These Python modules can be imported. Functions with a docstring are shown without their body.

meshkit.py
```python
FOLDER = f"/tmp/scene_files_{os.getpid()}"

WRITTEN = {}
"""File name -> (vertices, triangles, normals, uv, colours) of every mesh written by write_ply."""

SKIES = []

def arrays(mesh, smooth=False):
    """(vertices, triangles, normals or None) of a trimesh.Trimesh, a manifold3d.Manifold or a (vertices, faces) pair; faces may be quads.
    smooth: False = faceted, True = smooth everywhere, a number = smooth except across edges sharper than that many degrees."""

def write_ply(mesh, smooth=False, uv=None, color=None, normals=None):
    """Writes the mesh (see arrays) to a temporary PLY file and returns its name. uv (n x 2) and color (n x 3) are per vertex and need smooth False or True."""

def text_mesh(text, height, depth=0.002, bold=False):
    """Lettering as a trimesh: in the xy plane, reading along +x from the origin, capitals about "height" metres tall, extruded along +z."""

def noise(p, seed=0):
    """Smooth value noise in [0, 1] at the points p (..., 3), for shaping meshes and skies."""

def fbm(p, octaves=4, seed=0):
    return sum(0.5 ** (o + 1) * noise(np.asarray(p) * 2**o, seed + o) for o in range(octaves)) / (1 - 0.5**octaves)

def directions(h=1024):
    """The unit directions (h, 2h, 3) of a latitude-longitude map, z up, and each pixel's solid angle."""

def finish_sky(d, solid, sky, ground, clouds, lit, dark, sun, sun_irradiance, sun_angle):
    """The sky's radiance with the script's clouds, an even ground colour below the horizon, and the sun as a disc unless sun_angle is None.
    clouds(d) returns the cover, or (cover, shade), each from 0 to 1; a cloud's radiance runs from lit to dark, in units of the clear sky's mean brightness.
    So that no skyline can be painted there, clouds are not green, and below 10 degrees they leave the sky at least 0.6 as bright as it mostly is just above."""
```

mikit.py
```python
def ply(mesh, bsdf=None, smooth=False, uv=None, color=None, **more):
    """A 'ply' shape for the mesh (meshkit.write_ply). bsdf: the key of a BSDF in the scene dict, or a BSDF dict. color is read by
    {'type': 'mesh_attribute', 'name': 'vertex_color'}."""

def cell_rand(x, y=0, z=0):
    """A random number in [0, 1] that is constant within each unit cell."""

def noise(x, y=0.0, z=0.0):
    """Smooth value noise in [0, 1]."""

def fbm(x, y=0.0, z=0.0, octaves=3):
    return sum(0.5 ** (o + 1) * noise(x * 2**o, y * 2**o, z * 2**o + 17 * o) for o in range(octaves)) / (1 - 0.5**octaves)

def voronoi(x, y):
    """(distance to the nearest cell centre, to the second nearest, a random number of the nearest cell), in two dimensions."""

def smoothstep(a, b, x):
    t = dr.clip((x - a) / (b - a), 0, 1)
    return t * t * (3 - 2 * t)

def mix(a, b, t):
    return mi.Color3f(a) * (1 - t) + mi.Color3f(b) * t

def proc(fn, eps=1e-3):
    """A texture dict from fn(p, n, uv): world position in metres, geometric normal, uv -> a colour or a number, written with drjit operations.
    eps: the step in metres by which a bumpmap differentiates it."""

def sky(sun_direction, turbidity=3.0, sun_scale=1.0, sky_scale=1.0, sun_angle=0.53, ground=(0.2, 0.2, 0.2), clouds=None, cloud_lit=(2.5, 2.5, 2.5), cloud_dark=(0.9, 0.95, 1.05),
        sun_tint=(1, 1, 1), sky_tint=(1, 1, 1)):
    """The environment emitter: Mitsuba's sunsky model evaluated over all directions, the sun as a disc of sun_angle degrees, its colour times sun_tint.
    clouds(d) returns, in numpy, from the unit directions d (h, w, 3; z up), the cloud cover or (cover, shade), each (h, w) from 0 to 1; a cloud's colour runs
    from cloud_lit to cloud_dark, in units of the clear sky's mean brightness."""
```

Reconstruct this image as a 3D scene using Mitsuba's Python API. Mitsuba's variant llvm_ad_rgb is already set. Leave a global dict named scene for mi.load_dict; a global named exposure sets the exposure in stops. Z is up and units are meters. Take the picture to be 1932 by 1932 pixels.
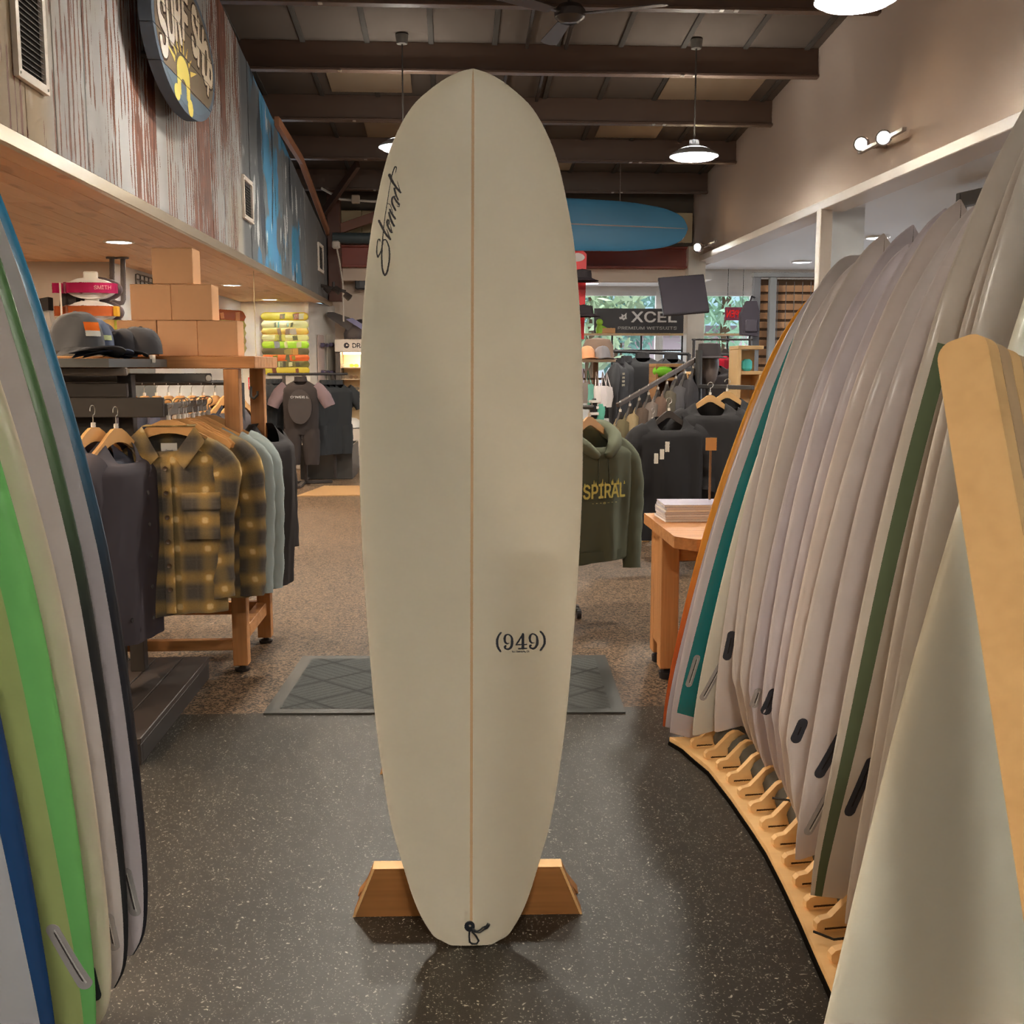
import math, random
import numpy as np, trimesh, manifold3d
import drjit as dr
import mitsuba as mi
import mikit, meshkit
from mikit import noise, fbm, smoothstep, mix, cell_rand, proc
from scipy.interpolate import PchipInterpolator
from shapely.geometry import Polygon, LineString, Point, MultiPolygon, box as sbox
from shapely.ops import unary_union
from shapely import affinity

# ------------------------------------------------------------------ camera
EYE = np.array([0.0, 0.0, 1.4])
FOC, CEN = 2035.0, 966.0                      # focal length and centre in pixels of the 1932 px frame
_d = np.array([(853 - CEN) / FOC, (692 - CEN) / FOC, 1.0]); _d /= np.linalg.norm(_d)
_up = np.cross(_d, [1.0, 0, 0]); _up /= np.linalg.norm(_up); _up = -_up if _up[1] > 0 else _up
_rt = np.cross(_d, _up); _rt = -_rt if _rt[0] < 0 else _rt
RW = np.array([_rt, _d, _up])                 # camera -> world
FWD, UPV = RW @ [0, 0, 1], RW @ [0, -1, 0]
TF = mi.ScalarTransform4f
exposure = 0.45
scene, labels = {}, {}
scene['camera'] = {'type': 'perspective', 'fov': float(2 * math.degrees(math.atan(CEN / FOC))), 'fov_axis': 'x', 'near_clip': 0.05, 'far_clip': 200.0,
                   'to_world': TF().look_at(origin=EYE.tolist(), target=(EYE + FWD).tolist(), up=UPV.tolist())}
# ------------------------------------------------------------------ sky, seen only through the shop windows
def clouds(d):
    return 0.75 + 0.25 * meshkit.noise(d * 4.0, 3), 0.2 + 0.3 * meshkit.noise(d * 3.0, 5)
scene['sky'] = {**mikit.sky((0.35, 0.3, 0.75), turbidity=3.5, sun_scale=0.0, sky_scale=14.0, clouds=clouds, sky_tint=(0.9, 1.0, 1.12)), 'sampling_weight': 3.0}
# ------------------------------------------------------------------ lamps (radiance)
PENDANT = (190.0, 176.0, 152.0)
UPLIGHT = (80.0, 77.0, 70.0)
DOWNLIGHT = (420.0, 312.0, 210.0)
FLOOD = (330.0, 240.0, 150.0)
ALCOVE = (110.0, 106.0, 98.0)

def ray(px, py):
    return RW @ np.array([(px - CEN) / FOC, (py - CEN) / FOC, 1.0])
def at(px, py, Y):
    r = ray(px, py); return EYE + r * (Y / r[1])
def at_x(px, py, X):
    r = ray(px, py); return EYE + r * (X / r[0])
def at_z(px, py, Z=0.0):
    r = ray(px, py); return EYE + r * ((Z - 1.4) / r[2])

# ------------------------------------------------------------------ materials
def lin(c):
    c = np.asarray(c, float) / 255.0
    return np.where(c <= 0.04045, c / 12.92, ((c + 0.055) / 1.055) ** 2.4)
def L3(*c):
    return [float(x) for x in lin(c)]
VC = {'type': 'mesh_attribute', 'name': 'vertex_color'}
def two(b):
    return {'type': 'twosided', 'bsdf': b}
def princ(color, rough, spec=0.4, **k):
    return two({'type': 'principled', 'base_color': color, 'roughness': rough, 'specular': spec, **k})
scene['matte'] = two({'type': 'diffuse', 'reflectance': VC})
scene['satin'] = princ(VC, 0.42)
scene['gloss'] = princ(VC, 0.27, 0.45)
scene['metal'] = princ(VC, 0.33, 0.5, metallic=1.0)
scene['cloth'] = princ(VC, 0.95, 0.15, sheen=0.35)
scene['glass'] = {'type': 'thindielectric', 'int_ior': 1.5}
scene['clear_plastic'] = princ(VC, 0.1, 0.6, spec_trans=0.0)
scene['leaf'] = {'type': 'principledthin', 'base_color': VC, 'roughness': 0.6, 'diff_trans': 0.8}

def f_rubber(p, n, uv):
    big = fbm(p.x * 1.3, p.y * 1.3, 0.0, 3)
    base = mix(L3(37, 33, 28), L3(49, 44, 38), big)
    fine = noise(p.x * 400, p.y * 400, 3.0)
    base = base * (0.8 + 0.4 * fine)
    out = base
    for s, thr, o in ((190.0, 0.84, 1.0), (110.0, 0.86, 9.0), (60.0, 0.95, 19.0)):
        cx, cy = p.x * s + 0.6 * noise(p.x * 60, p.y * 60, o), p.y * s + 0.6 * noise(p.x * 60, p.y * 60, o + 5)
        jx, jy = cell_rand(cx, cy, o + 2), cell_rand(cx, cy, o + 3)
        ux, uy = cx - dr.floor(cx) - 0.3 - 0.4 * jx, cy - dr.floor(cy) - 0.3 - 0.4 * jy
        a = cell_rand(cx, cy, o + 4) * 3.1
        rx, ry = ux * dr.cos(a) + uy * dr.sin(a), (uy * dr.cos(a) - ux * dr.sin(a)) * 2.2
        hit = dr.select(cell_rand(cx, cy, o) > thr, 1.0, 0.0) * smoothstep(0.34, 0.2, dr.sqrt(rx * rx + ry * ry))
        out = mix(out, mi.Color3f(L3(176, 172, 160)) * (0.35 + 0.65 * cell_rand(cx, cy, o + 6)), hit)
    return out
scene['rubber'] = princ(proc(f_rubber), 0.45, 0.35)
def f_carpet(p, n, uv):
    a = noise(p.x * 120, p.y * 120, 1.0); b = noise(p.x * 260, p.y * 260, 4.0); g = fbm(p.x * 1.1, p.y * 1.1, 2.0, 3)
    t = smoothstep(0.25, 0.8, 0.55 * a + 0.45 * b)
    c = mix(L3(34, 26, 20), L3(112, 90, 69), t)
    return c * (0.8 + 0.4 * g)
scene['carpet'] = princ(proc(f_carpet), 0.6, 0.3)
def f_wall(p, n, uv):
    y, z = p.y, p.z
    plank = noise(y * 2.2, 0.0, 3.0)
    grey = mix(L3(128, 127, 126), L3(164, 164, 164), fbm(y * 3, z * 0.8, 1.0, 3))
    grey = mix(grey, L3(150, 146, 136), smoothstep(0.5, 0.8, fbm(y * 2, z * 1.6, 7.0, 3)))
    warm = mix(L3(122, 104, 88), L3(176, 158, 128), fbm(y * 4, z * 0.9, 5.0, 3))
    warm = mix(warm, L3(196, 158, 66), 0.8 * smoothstep(0.62, 0.74, fbm(y * 2.6, z * 1.3, 15.0, 2)) * smoothstep(2.9, 3.1, z))
    warm = mix(warm, L3(92, 126, 140), 0.7 * smoothstep(0.9, 0.96, noise(y * 14, z * 0.7, 25.0)))
    warm = mix(warm, L3(190, 180, 164), 0.8 * smoothstep(0.66, 0.74, fbm(y * 5, z * 2.6, 35.0, 2)))
    base = mix(warm, grey, smoothstep(4.95, 5.35, y + 0.25 * noise(y * 2, z * 2, 8.0)))
    # peeled rusty streaks that follow the corrugation
    fr = y / 0.062 + 0.3 * noise(y * 3, z * 0.6, 4.0); fr = fr - dr.floor(fr)
    ridge = smoothstep(0.30, 0.12, dr.abs(fr - 0.5))
    peel = fbm(y * 45.0, z * 5.0, 12.0, 4)
    wide = fbm(y * 5.0, z * 0.9, 22.0, 3)
    zone = smoothstep(0.44, 0.60, fbm(y * 1.9 + 3.0, z * 0.45, 21.0, 2)) * smoothstep(9.7, 9.2, y)
    rust = smoothstep(0.60, 0.64, 0.45 * peel + 0.42 * wide + 0.15 * ridge + 0.17 * zone - 0.005)
    base = mix(base, mix(L3(78, 50, 40), L3(112, 70, 54), noise(y * 30, z * 9, 2.0)), rust * smoothstep(9.9, 9.4, y))
    # mural further in: dark grey ground with blue brushwork
    far = smoothstep(9.15, 9.4, y)
    dark = mix(L3(66, 70, 74), L3(98, 100, 102), fbm(y * 2, z * 1.2, 33.0, 3))
    blue = smoothstep(0.5, 0.56, fbm(y * 1.3, z * 1.5, 41.0, 4)) * smoothstep(9.6, 10.1, y) * smoothstep(13.2, 12.4, y)
    dark = mix(dark, mix(L3(40, 104, 130), L3(70, 120, 158), noise(y * 6, z * 3, 2.0)), 0.9 * blue)
    dark = mix(dark, L3(168, 170, 170), smoothstep(0.68, 0.74, fbm(y * 7, z * 2.2, 51.0, 3)) * smoothstep(13.4, 12.8, y))
    dark = mix(dark, L3(34, 38, 44), smoothstep(0.66, 0.72, fbm(y * 5, z * 0.9, 61.0, 3)) * smoothstep(13.4, 12.8, y))
    plain = mix(dark, L3(92, 92, 92), smoothstep(12.9, 13.4, y))
    return mix(base, plain, far) * (0.88 + 0.24 * plank)
scene['weathered'] = princ(proc(f_wall), 0.7, 0.25)
def grain(ca, cb, ax, f=1.0):
    """Wood whose grain runs along the axis ax of the world."""
    def fn(p, n, uv):
        q = [p.x, p.y, p.z]; l = q[ax]; a, b = [q[i] for i in range(3) if i != ax]
        w = fbm(a * 42 * f + 1.3 * noise(l * 2.5, a * 6, b * 6), b * 42 * f, l * 1.5 * f, 3)
        r = noise(a * 190 * f, b * 190 * f, l * 5 * f)
        return mix(ca, cb, dr.clip(0.25 + 0.9 * (w - 0.2) + 0.25 * (r - 0.5), 0, 1))
    return proc(fn)
scene['wood_x'] = princ(grain(L3(148, 98, 56), L3(192, 138, 88), 0), 0.5)
scene['wood_z'] = princ(grain(L3(148, 98, 56), L3(192, 138, 88), 2), 0.5)
scene['stand_wood'] = princ(grain(L3(128, 84, 44), L3(164, 112, 64), 0), 0.55)
scene['ply_wood'] = princ(grain(L3(214, 172, 116), L3(232, 194, 138), 0, 0.6), 0.55)
def f_soffit(p, n, uv):
    row = cell_rand(p.x * 8.0, p.y * 0.33, 2.0)
    w = fbm(p.x * 40, p.y * 1.2, row * 9, 3); k = smoothstep(0.80, 0.87, noise(p.x * 9, p.y * 4.0, 6.0))
    c = mix(L3(214, 168, 128), L3(236, 196, 156), dr.clip(0.55 * w + 0.6 * row - 0.1, 0, 1))
    return mix(c, L3(180, 138, 108), 0.4 * k)
scene['soffit_wood'] = princ(proc(f_soffit), 0.5)
def f_plaid(p, n, uv):
    u, v = uv.x / 0.122, uv.y / 0.122
    def band(t, o):
        t = t + o; t = t - dr.floor(t)
        return smoothstep(0.0, 0.30, t) * smoothstep(0.68, 0.36, t)
    a, b = band(u, 0.12), band(v, 0.3)
    a2 = smoothstep(0.05, 0.0, dr.abs(u - dr.floor(u) - 0.82)); b2 = smoothstep(0.05, 0.0, dr.abs(v - dr.floor(v) - 0.66))
    w = 0.85 + 0.3 * noise(uv.x * 700, uv.y * 700, 2.0)
    dark, mid, gold, hot = L3(78, 74, 70), L3(120, 104, 74), L3(160, 130, 76), L3(206, 182, 134)
    c = mix(mix(dark, mid, dr.maximum(a, b)), gold, a * b * 0.8 + 0.35 * b)
    c = mix(c, hot, smoothstep(0.75, 1.0, a * b))
    c = mix(c, L3(120, 112, 100), 0.12 * dr.maximum(a2, b2))
    return c * w
scene['plaid'] = princ(proc(f_plaid), 0.95, 0.15)
def f_mat(p, n, uv):
    u, v = uv.x / 0.34, uv.y / 0.30
    a, b = u + v, u - v
    par = cell_rand(dr.floor(a), dr.floor(b), 4.0)
    line = dr.maximum(smoothstep(0.07, 0.0, dr.abs(a - dr.round(a))), smoothstep(0.07, 0.0, dr.abs(b - dr.round(b))))
    r = dr.select(par > 0.5, a * 7.0, b * 7.0); r = dr.abs(r - dr.round(r))
    c = mix(L3(58, 61, 60), L3(42, 44, 43), smoothstep(0.3, 0.45, r) * 0.8)
    return mix(c, L3(26, 27, 27), line * 0.9) * (0.8 + 0.4 * noise(p.x * 300, p.y * 300, 1.0))
scene['mat_rubber'] = princ(proc(f_mat), 0.75, 0.25)

# ------------------------------------------------------------------ mesh helpers
def key_for(name):
    if name not in USED:
        USED.add(name); return name
    i = 1
    while f'{name}_{i:03d}' in USED: i += 1
    k = f'{name}_{i:03d}'; USED.add(k); return k
USED = set(scene)
def prep(mesh, smooth):
    if hasattr(mesh, 'to_mesh'):
        m = mesh.to_mesh(); mesh = trimesh.Trimesh(m.vert_properties[:, :3], m.tri_verts, process=True)
    if isinstance(mesh, (tuple, list)):
        v, f = np.asarray(mesh[0], float), np.asarray(mesh[1], int)
        if f.shape[1] == 4: f = np.vstack([f[:, [0, 1, 2]], f[:, [0, 2, 3]]])
        mesh = trimesh.Trimesh(v, f, process=False)
    if smooth is not True and smooth:
        mesh = trimesh.graph.smooth_shade(mesh, angle=math.radians(smooth), facet_minarea=None); smooth = True
    return mesh, bool(smooth)
def shape(mesh, bsdf='matte', col=(128, 128, 128), smooth=False, uv=None, vcol=None, **more):
    mesh, sm = prep(mesh, smooth)
    n = len(mesh.vertices)
    color = None
    if bsdf in ('matte', 'satin', 'gloss', 'metal', 'cloth', 'clear_plastic', 'leaf'):
        color = np.tile(lin(col), (n, 1)) if vcol is None else vcol
    if isinstance(mesh, trimesh.Trimesh) and 'N' in mesh.metadata:
        path = meshkit.write_ply((np.array(mesh.vertices), np.array(mesh.faces)), True, uv, color, normals=mesh.metadata['N'])
        return {'type': 'ply', 'filename': path, 'face_normals': False, 'bsdf': {'type': 'ref', 'id': bsdf}, **more}
    return mikit.ply(mesh, bsdf, smooth=sm, uv=uv, color=color, **more)
def add(name, mesh, bsdf='matte', col=(128, 128, 128), parent=None, smooth=False, label=None, cat=None, group=None, kind=None, **k):
    key = key_for((parent + '__' if parent else '') + name)
    scene[key] = shape(mesh, bsdf, col, smooth, **k)
    tag(key, label, cat, group, kind)
    return key
def tag(key, label=None, cat=None, group=None, kind=None):
    d = {a: b for a, b in (('label', label), ('category', cat), ('group', group), ('kind', kind)) if b}
    if d: labels.setdefault(key, {}).update(d)
def thing(name, label, cat, group=None):
    k = key_for(name); tag(k, label, cat, group); return k
def struct(name, mesh, bsdf='matte', col=(200, 200, 200), parent=None, **k):
    return add(name, mesh, bsdf, col, parent, kind=None if parent else 'structure', **k)
def xform(t=(0, 0, 0), rz=0, rx=0, ry=0):
    M = trimesh.transformations.euler_matrix(math.radians(rx), math.radians(ry), math.radians(rz), 'sxyz')
    M[:3, 3] = t; return M
def dup(root, M, label, group=None, cat=None, name=None):
    """A copy of a finished thing, moved by the 4 x 4 matrix M, its parts under a key of its own."""
    r = key_for(name or root)
    tag(r, label, cat or labels[root].get('category'), group or labels[root].get('group'))
    for k in [k for k in scene if k == root or k.startswith(root + '__')]:
        old = scene[k].get('to_world'); m = M if old is None else M @ np.array(old.matrix, float)
        scene[r + k[len(root):]] = {**scene[k], 'to_world': TF(m.tolist())}
        USED.add(r + k[len(root):])
        if k != root and k in labels: labels[r + k[len(root):]] = dict(labels[k])
    return r
def move(root, M):
    for k in [k for k in scene if k == root or k.startswith(root + '__')]:
        old = scene[k].get('to_world'); m = M if old is None else M @ np.array(old.matrix, float)
        scene[k] = {**scene[k], 'to_world': TF(m.tolist())}
def tm(mesh, M):
    m = mesh.copy(); m.apply_transform(M); return m
def cat(*ms):
    return trimesh.util.concatenate([m for m in ms])
def bx(lo, hi, b=0.003, M=None):
    """Box between two corners with chamfered edges."""
    lo, hi = np.minimum(lo, hi).astype(float), np.maximum(lo, hi).astype(float)
    b = min(b, 0.45 * (hi - lo).min())
    if b <= 0:
        m = trimesh.creation.box(bounds=[lo, hi])
    else:
        P = []
        for c in np.ndindex(2, 2, 2):
            p = np.where(np.array(c) == 1, hi, lo); s = np.where(np.array(c) == 1, -1, 1)
            for k in range(3):
                q = p + s * b; q[k] = p[k]; P.append(q)
        m = trimesh.convex.convex_hull(np.array(P))
    if M is not None: m.apply_transform(M)
    return m
def bar(a, b, w, h, bev=0.003, up=(0, 0, 1)):
    """Rectangular bar from a to b: w across, h along up."""
    a, b = np.asarray(a, float), np.asarray(b, float); d = b - a; L = np.linalg.norm(d); d /= L
    s = np.cross(d, up); s /= np.linalg.norm(s); u = np.cross(s, d)
    M = np.eye(4); M[:3, 0], M[:3, 1], M[:3, 2], M[:3, 3] = s, d, u, a
    return bx((-w / 2, 0, -h / 2), (w / 2, L, h / 2), bev, M)
def tube(pts, r, n=8, caps=True):
    p = np.asarray(pts, float); m = len(p); r = np.broadcast_to(r, (m,))
    t = np.gradient(p, axis=0); t /= np.linalg.norm(t, axis=1, keepdims=True) + 1e-12
    ref = np.array([0, 0, 1.0]) if abs(t[0, 2]) < 0.9 else np.array([1.0, 0, 0])
    A = []; a = np.cross(t[0], ref); a /= np.linalg.norm(a)
    for i in range(m):
        a = a - t[i] * (a @ t[i]); a /= np.linalg.norm(a); A.append(a.copy())
    A = np.array(A); B = np.cross(t, A); g = np.arange(n) * 2 * np.pi / n
    v = (p[:, None] + r[:, None, None] * (np.cos(g)[None, :, None] * A[:, None] + np.sin(g)[None, :, None] * B[:, None])).reshape(-1, 3)
    f = []
    for i in range(m - 1):
        for j in range(n):
            k = (j + 1) % n; f += [[i * n + j, i * n + k, (i + 1) * n + k], [i * n + j, (i + 1) * n + k, (i + 1) * n + j]]
    if caps:
        v = np.vstack([v, p[:1], p[-1:]]); c0, c1 = m * n, m * n + 1
        for j in range(n):
            k = (j + 1) % n; f += [[c0, k, j], [c1, (m - 1) * n + j, (m - 1) * n + k]]
    return trimesh.Trimesh(v, f, process=False)
def rod(a, b, r, n=10):
    return tube([a, b], r, n)
def lathe(prof, n=24, M=None):
    """Profile (r, z) turned about z."""
    pr = np.asarray(prof, float); g = np.arange(n) * 2 * np.pi / n
    v = np.stack([pr[:, None, 0] * np.cos(g), pr[:, None, 0] * np.sin(g), np.broadcast_to(pr[:, None, 1], (len(pr), n))], -1).reshape(-1, 3)
    f = []
    for i in range(len(pr) - 1):
        for j in range(n):
            k = (j + 1) % n; f += [[i * n + j, i * n + k, (i + 1) * n + k], [i * n + j, (i + 1) * n + k, (i + 1) * n + j]]
    m = trimesh.Trimesh(v, f, process=True)
    m.update_faces(m.nondegenerate_faces())
    if M is not None: m.apply_transform(M)
    return m
def extr(poly, h, M=None):
    """Polygon(s) in xy extruded along +z."""
    gs = [g for g in getattr(poly, 'geoms', [poly]) if g.area > 1e-9]
    m = cat(*[trimesh.creation.extrude_polygon(g, h, engine='earcut') for g in gs])
    if M is not None: m.apply_transform(M)
    return m
def frame_m(o, x, z):
    """Matrix with the given origin, local x and local z axes."""
    x, z = np.asarray(x, float), np.asarray(z, float); x = x / np.linalg.norm(x); z = z / np.linalg.norm(z); y = np.cross(z, x)
    M = np.eye(4); M[:3, 0], M[:3, 1], M[:3, 2], M[:3, 3] = x, y, z, o; return M
def plate_y(poly, y0, y1):
    """Polygon in (x, z) as a plate between two depths."""
    return extr(poly, abs(y1 - y0), frame_m((0, max(y0, y1), 0), (1, 0, 0), (0, -1, 0)))
def plate_x(poly, x0, x1):
    """Polygon in (y, z) as a plate between two x."""
    return extr(poly, abs(x1 - x0), frame_m((min(x0, x1), 0, 0), (0, 1, 0), (1, 0, 0)))
def text(s, h, M, bold=True, depth=0.002, width=None):
    m = meshkit.text_mesh(s, h, depth, bold)
    if width:
        w = m.bounds[1, 0] - m.bounds[0, 0]; m.apply_scale([width / w, 1, 1])
    m.apply_translation([-(m.bounds[0, 0] + m.bounds[1, 0]) / 2, 0, 0])
    m.apply_transform(M); return m
def facing(o, yaw=0):
    """Text frame: reads along +x, faces -y, turned by yaw about z."""
    return xform(o, rz=yaw) @ xform(rx=90)
rng = np.random.default_rng(7)
# ================================================================== the setting
XL, XR, ZS, ZB = -1.72, 3.54, 2.27, 2.88       # soffit edge, bulkhead plane, soffit height, bulkhead foot
def roof(y): return 5.34 - 0.085 * y           # underside of the roof deck, falling towards the back
struct('floor', bx((-6, -5, -0.1), (7.5, 4.3, 0), 0), 'rubber')
struct('floor_back', bx((-6, 4.303, -0.1), (7.5, 17.2, -0.001), 0), 'carpet')
c = np.array([(-6, -5), (7.5, -5), (7.5, 17.2), (-6, 17.2)], float)
v = np.array([(x, y, roof(y) + o) for o in (0, 0.1) for x, y in c])
struct('ceiling', (v, [[0, 1, 2, 3], [7, 6, 5, 4], [0, 4, 5, 1], [1, 5, 6, 2], [2, 6, 7, 3], [3, 7, 4, 0]]), 'matte', (92, 83, 76))
def on_roof(x0, x1, y0, y1, z0, z1, b=0.004):
    """Box that follows the roof, z0 to z1 below the deck."""
    m = bx((x0, y0, -z1), (x1, y1, -z0), b); m.vertices[:, 2] += roof(m.vertices[:, 1]); return m
PUR = [0.2 + 1.5 * i for i in range(-3, 11)]
for i, y in enumerate(PUR):
    struct('purlin', cat(on_roof(-6, 7.5, y - 0.012, y + 0.012, 0, 0.27), on_roof(-6, 7.5, y - 0.06, y + 0.02, 0.255, 0.28)), 'satin', (84, 66, 56), 'ceiling')
    for x in (0.55, 0.92) if y > 2 else ():
        struct('sag_rod', on_roof(x + 0.16 * (i % 2), x + 0.03 + 0.16 * (i % 2), y + 0.03, y + 1.46, 0.03, 0.06), 'satin', (46, 40, 36), 'ceiling')
    for x in (-1.05, 2.2, 2.32) if y > 5 else ():
        struct('bolt_head', on_roof(x, x + 0.035, y - 0.066, y - 0.02, 0.279, 0.285, 0), 'metal', (200, 196, 190), 'ceiling')
for x in np.arange(-5.6, 7.4, 0.6):
    struct('deck_rib', on_roof(x, x + 0.05, -5, 17.2, 0.0, 0.02), 'matte', (74, 70, 66), 'ceiling')
for (x0, x1, y0, y1) in ((2.25, 3.25, 11.1, 12.1), (-1.25, -0.4, 10.9, 12.0), (1.75, 2.5, 12.7, 13.5), (-1.0, -0.1, 12.4, 13.6), (0.95, 1.6, 13.9, 15.0)):
    struct('skylight_panel', on_roof(x0, x1, y0, y1, 0.02, 0.035), 'matte', (138, 120, 100), 'ceiling')
# upper wall on the left: wide weathered planks
def head(y): return np.minimum(roof(y) - 0.02, 4.04 - 0.1426 * (y - 9.13))
m = bx((XL - 0.14, -5, ZS + 0.03), (XL - 0.03, 16.4, 4.0), 0); up = m.vertices[:, 2] > 3; m.vertices[up, 2] = head(m.vertices[up, 1]) - 0.003
m = m.subdivide_to_size(3.0) if False else m
struct('wall_left', m, 'matte', (40, 38, 36))
y, i = -5.0, 0
while y < 16.3:
    w = 0.30 + 0.13 * rng.random(); y1 = min(y + w, 16.35)
    top = 4.9
    m = bx((XL - 0.03, y + 0.003, ZS + 0.035), (XL + 0.006 * rng.random(), y1 - 0.003, 4.2), 0.003)
    up = m.vertices[:, 2] > 3; m.vertices[up, 2] = head(m.vertices[up, 1])
    struct('plank', m, 'weathered', parent='wall_left'); y = y1
struct('trim_1', bx((XL - 0.02, -5, ZS - 0.015), (XL + 0.012, 15.95, ZS + 0.05), 0.003), 'metal', (206, 190, 168))
struct('ceiling_soffit', bx((-6, -5, ZS + 0.012), (XL - 0.02, 15.2, ZS + 0.06), 0), 'matte', (90, 64, 44))
xs = np.arange(-6, XL - 0.02, 0.125)
for x in xs:
    struct('plank', bx((x + 0.001, -5, ZS), (min(x + 0.124, XL - 0.021), 15.2, ZS + 0.013), 0.002), 'soffit_wood', parent='ceiling_soffit')
# sloping brown rafter along the head of that wall
pts = [at_x(522, 228, XL + 0.03), at_x(568, 302, XL + 0.03), at_x(634, 480, XL + 0.03)]
for a, b in zip(pts[:-1], pts[1:]):
    struct('trim_rafter', bar(a, b, 0.05, 0.09), 'satin', (150, 104, 76))
# walls under the soffit
WH = (214, 206, 196)
struct('wall_left_front', bx((-6, 9.4, 0), (-2.85, 9.5, ZS), 0), 'matte', WH)
struct('wall_left_side', bx((-2.95, 9.5, 0), (-2.85, 15.0, ZS), 0), 'matte', (200, 196, 190))
struct('wall_back_nook', bx((-2.95, 15.0, 0), (-1.93, 15.1, ZS), 0), 'matte', WH)
d = np.array([0.23, 0.9, 0]) / np.hypot(0.23, 0.9)
struct('wall_back_return', bar((-1.96, 14.95, ZS / 2), (-1.70, 15.95, ZS / 2), 0.06, ZS, 0), 'matte', (216, 210, 202))
struct('wall_outer_left', bx((-6.1, -5, 0), (-6, 17.2, 5.8), 0), 'matte', (150, 142, 132))
struct('wall_behind', bx((-6, -5.1, 0), (7.5, -5, 5.8), 0), 'matte', (84, 78, 72))
struct('wall_right', cat(bx((7.5, -5, 0), (7.6, 5.5, 4.2), 0), bx((7.5, 14.5, 0), (7.6, 17.2, 4.2), 0), bx((7.5, 5.5, 2.7), (7.6, 14.5, 4.2), 0), bx((7.5, 5.5, 0), (7.6, 14.5, 0.4), 0)), 'matte', (210, 210, 208))
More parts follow.
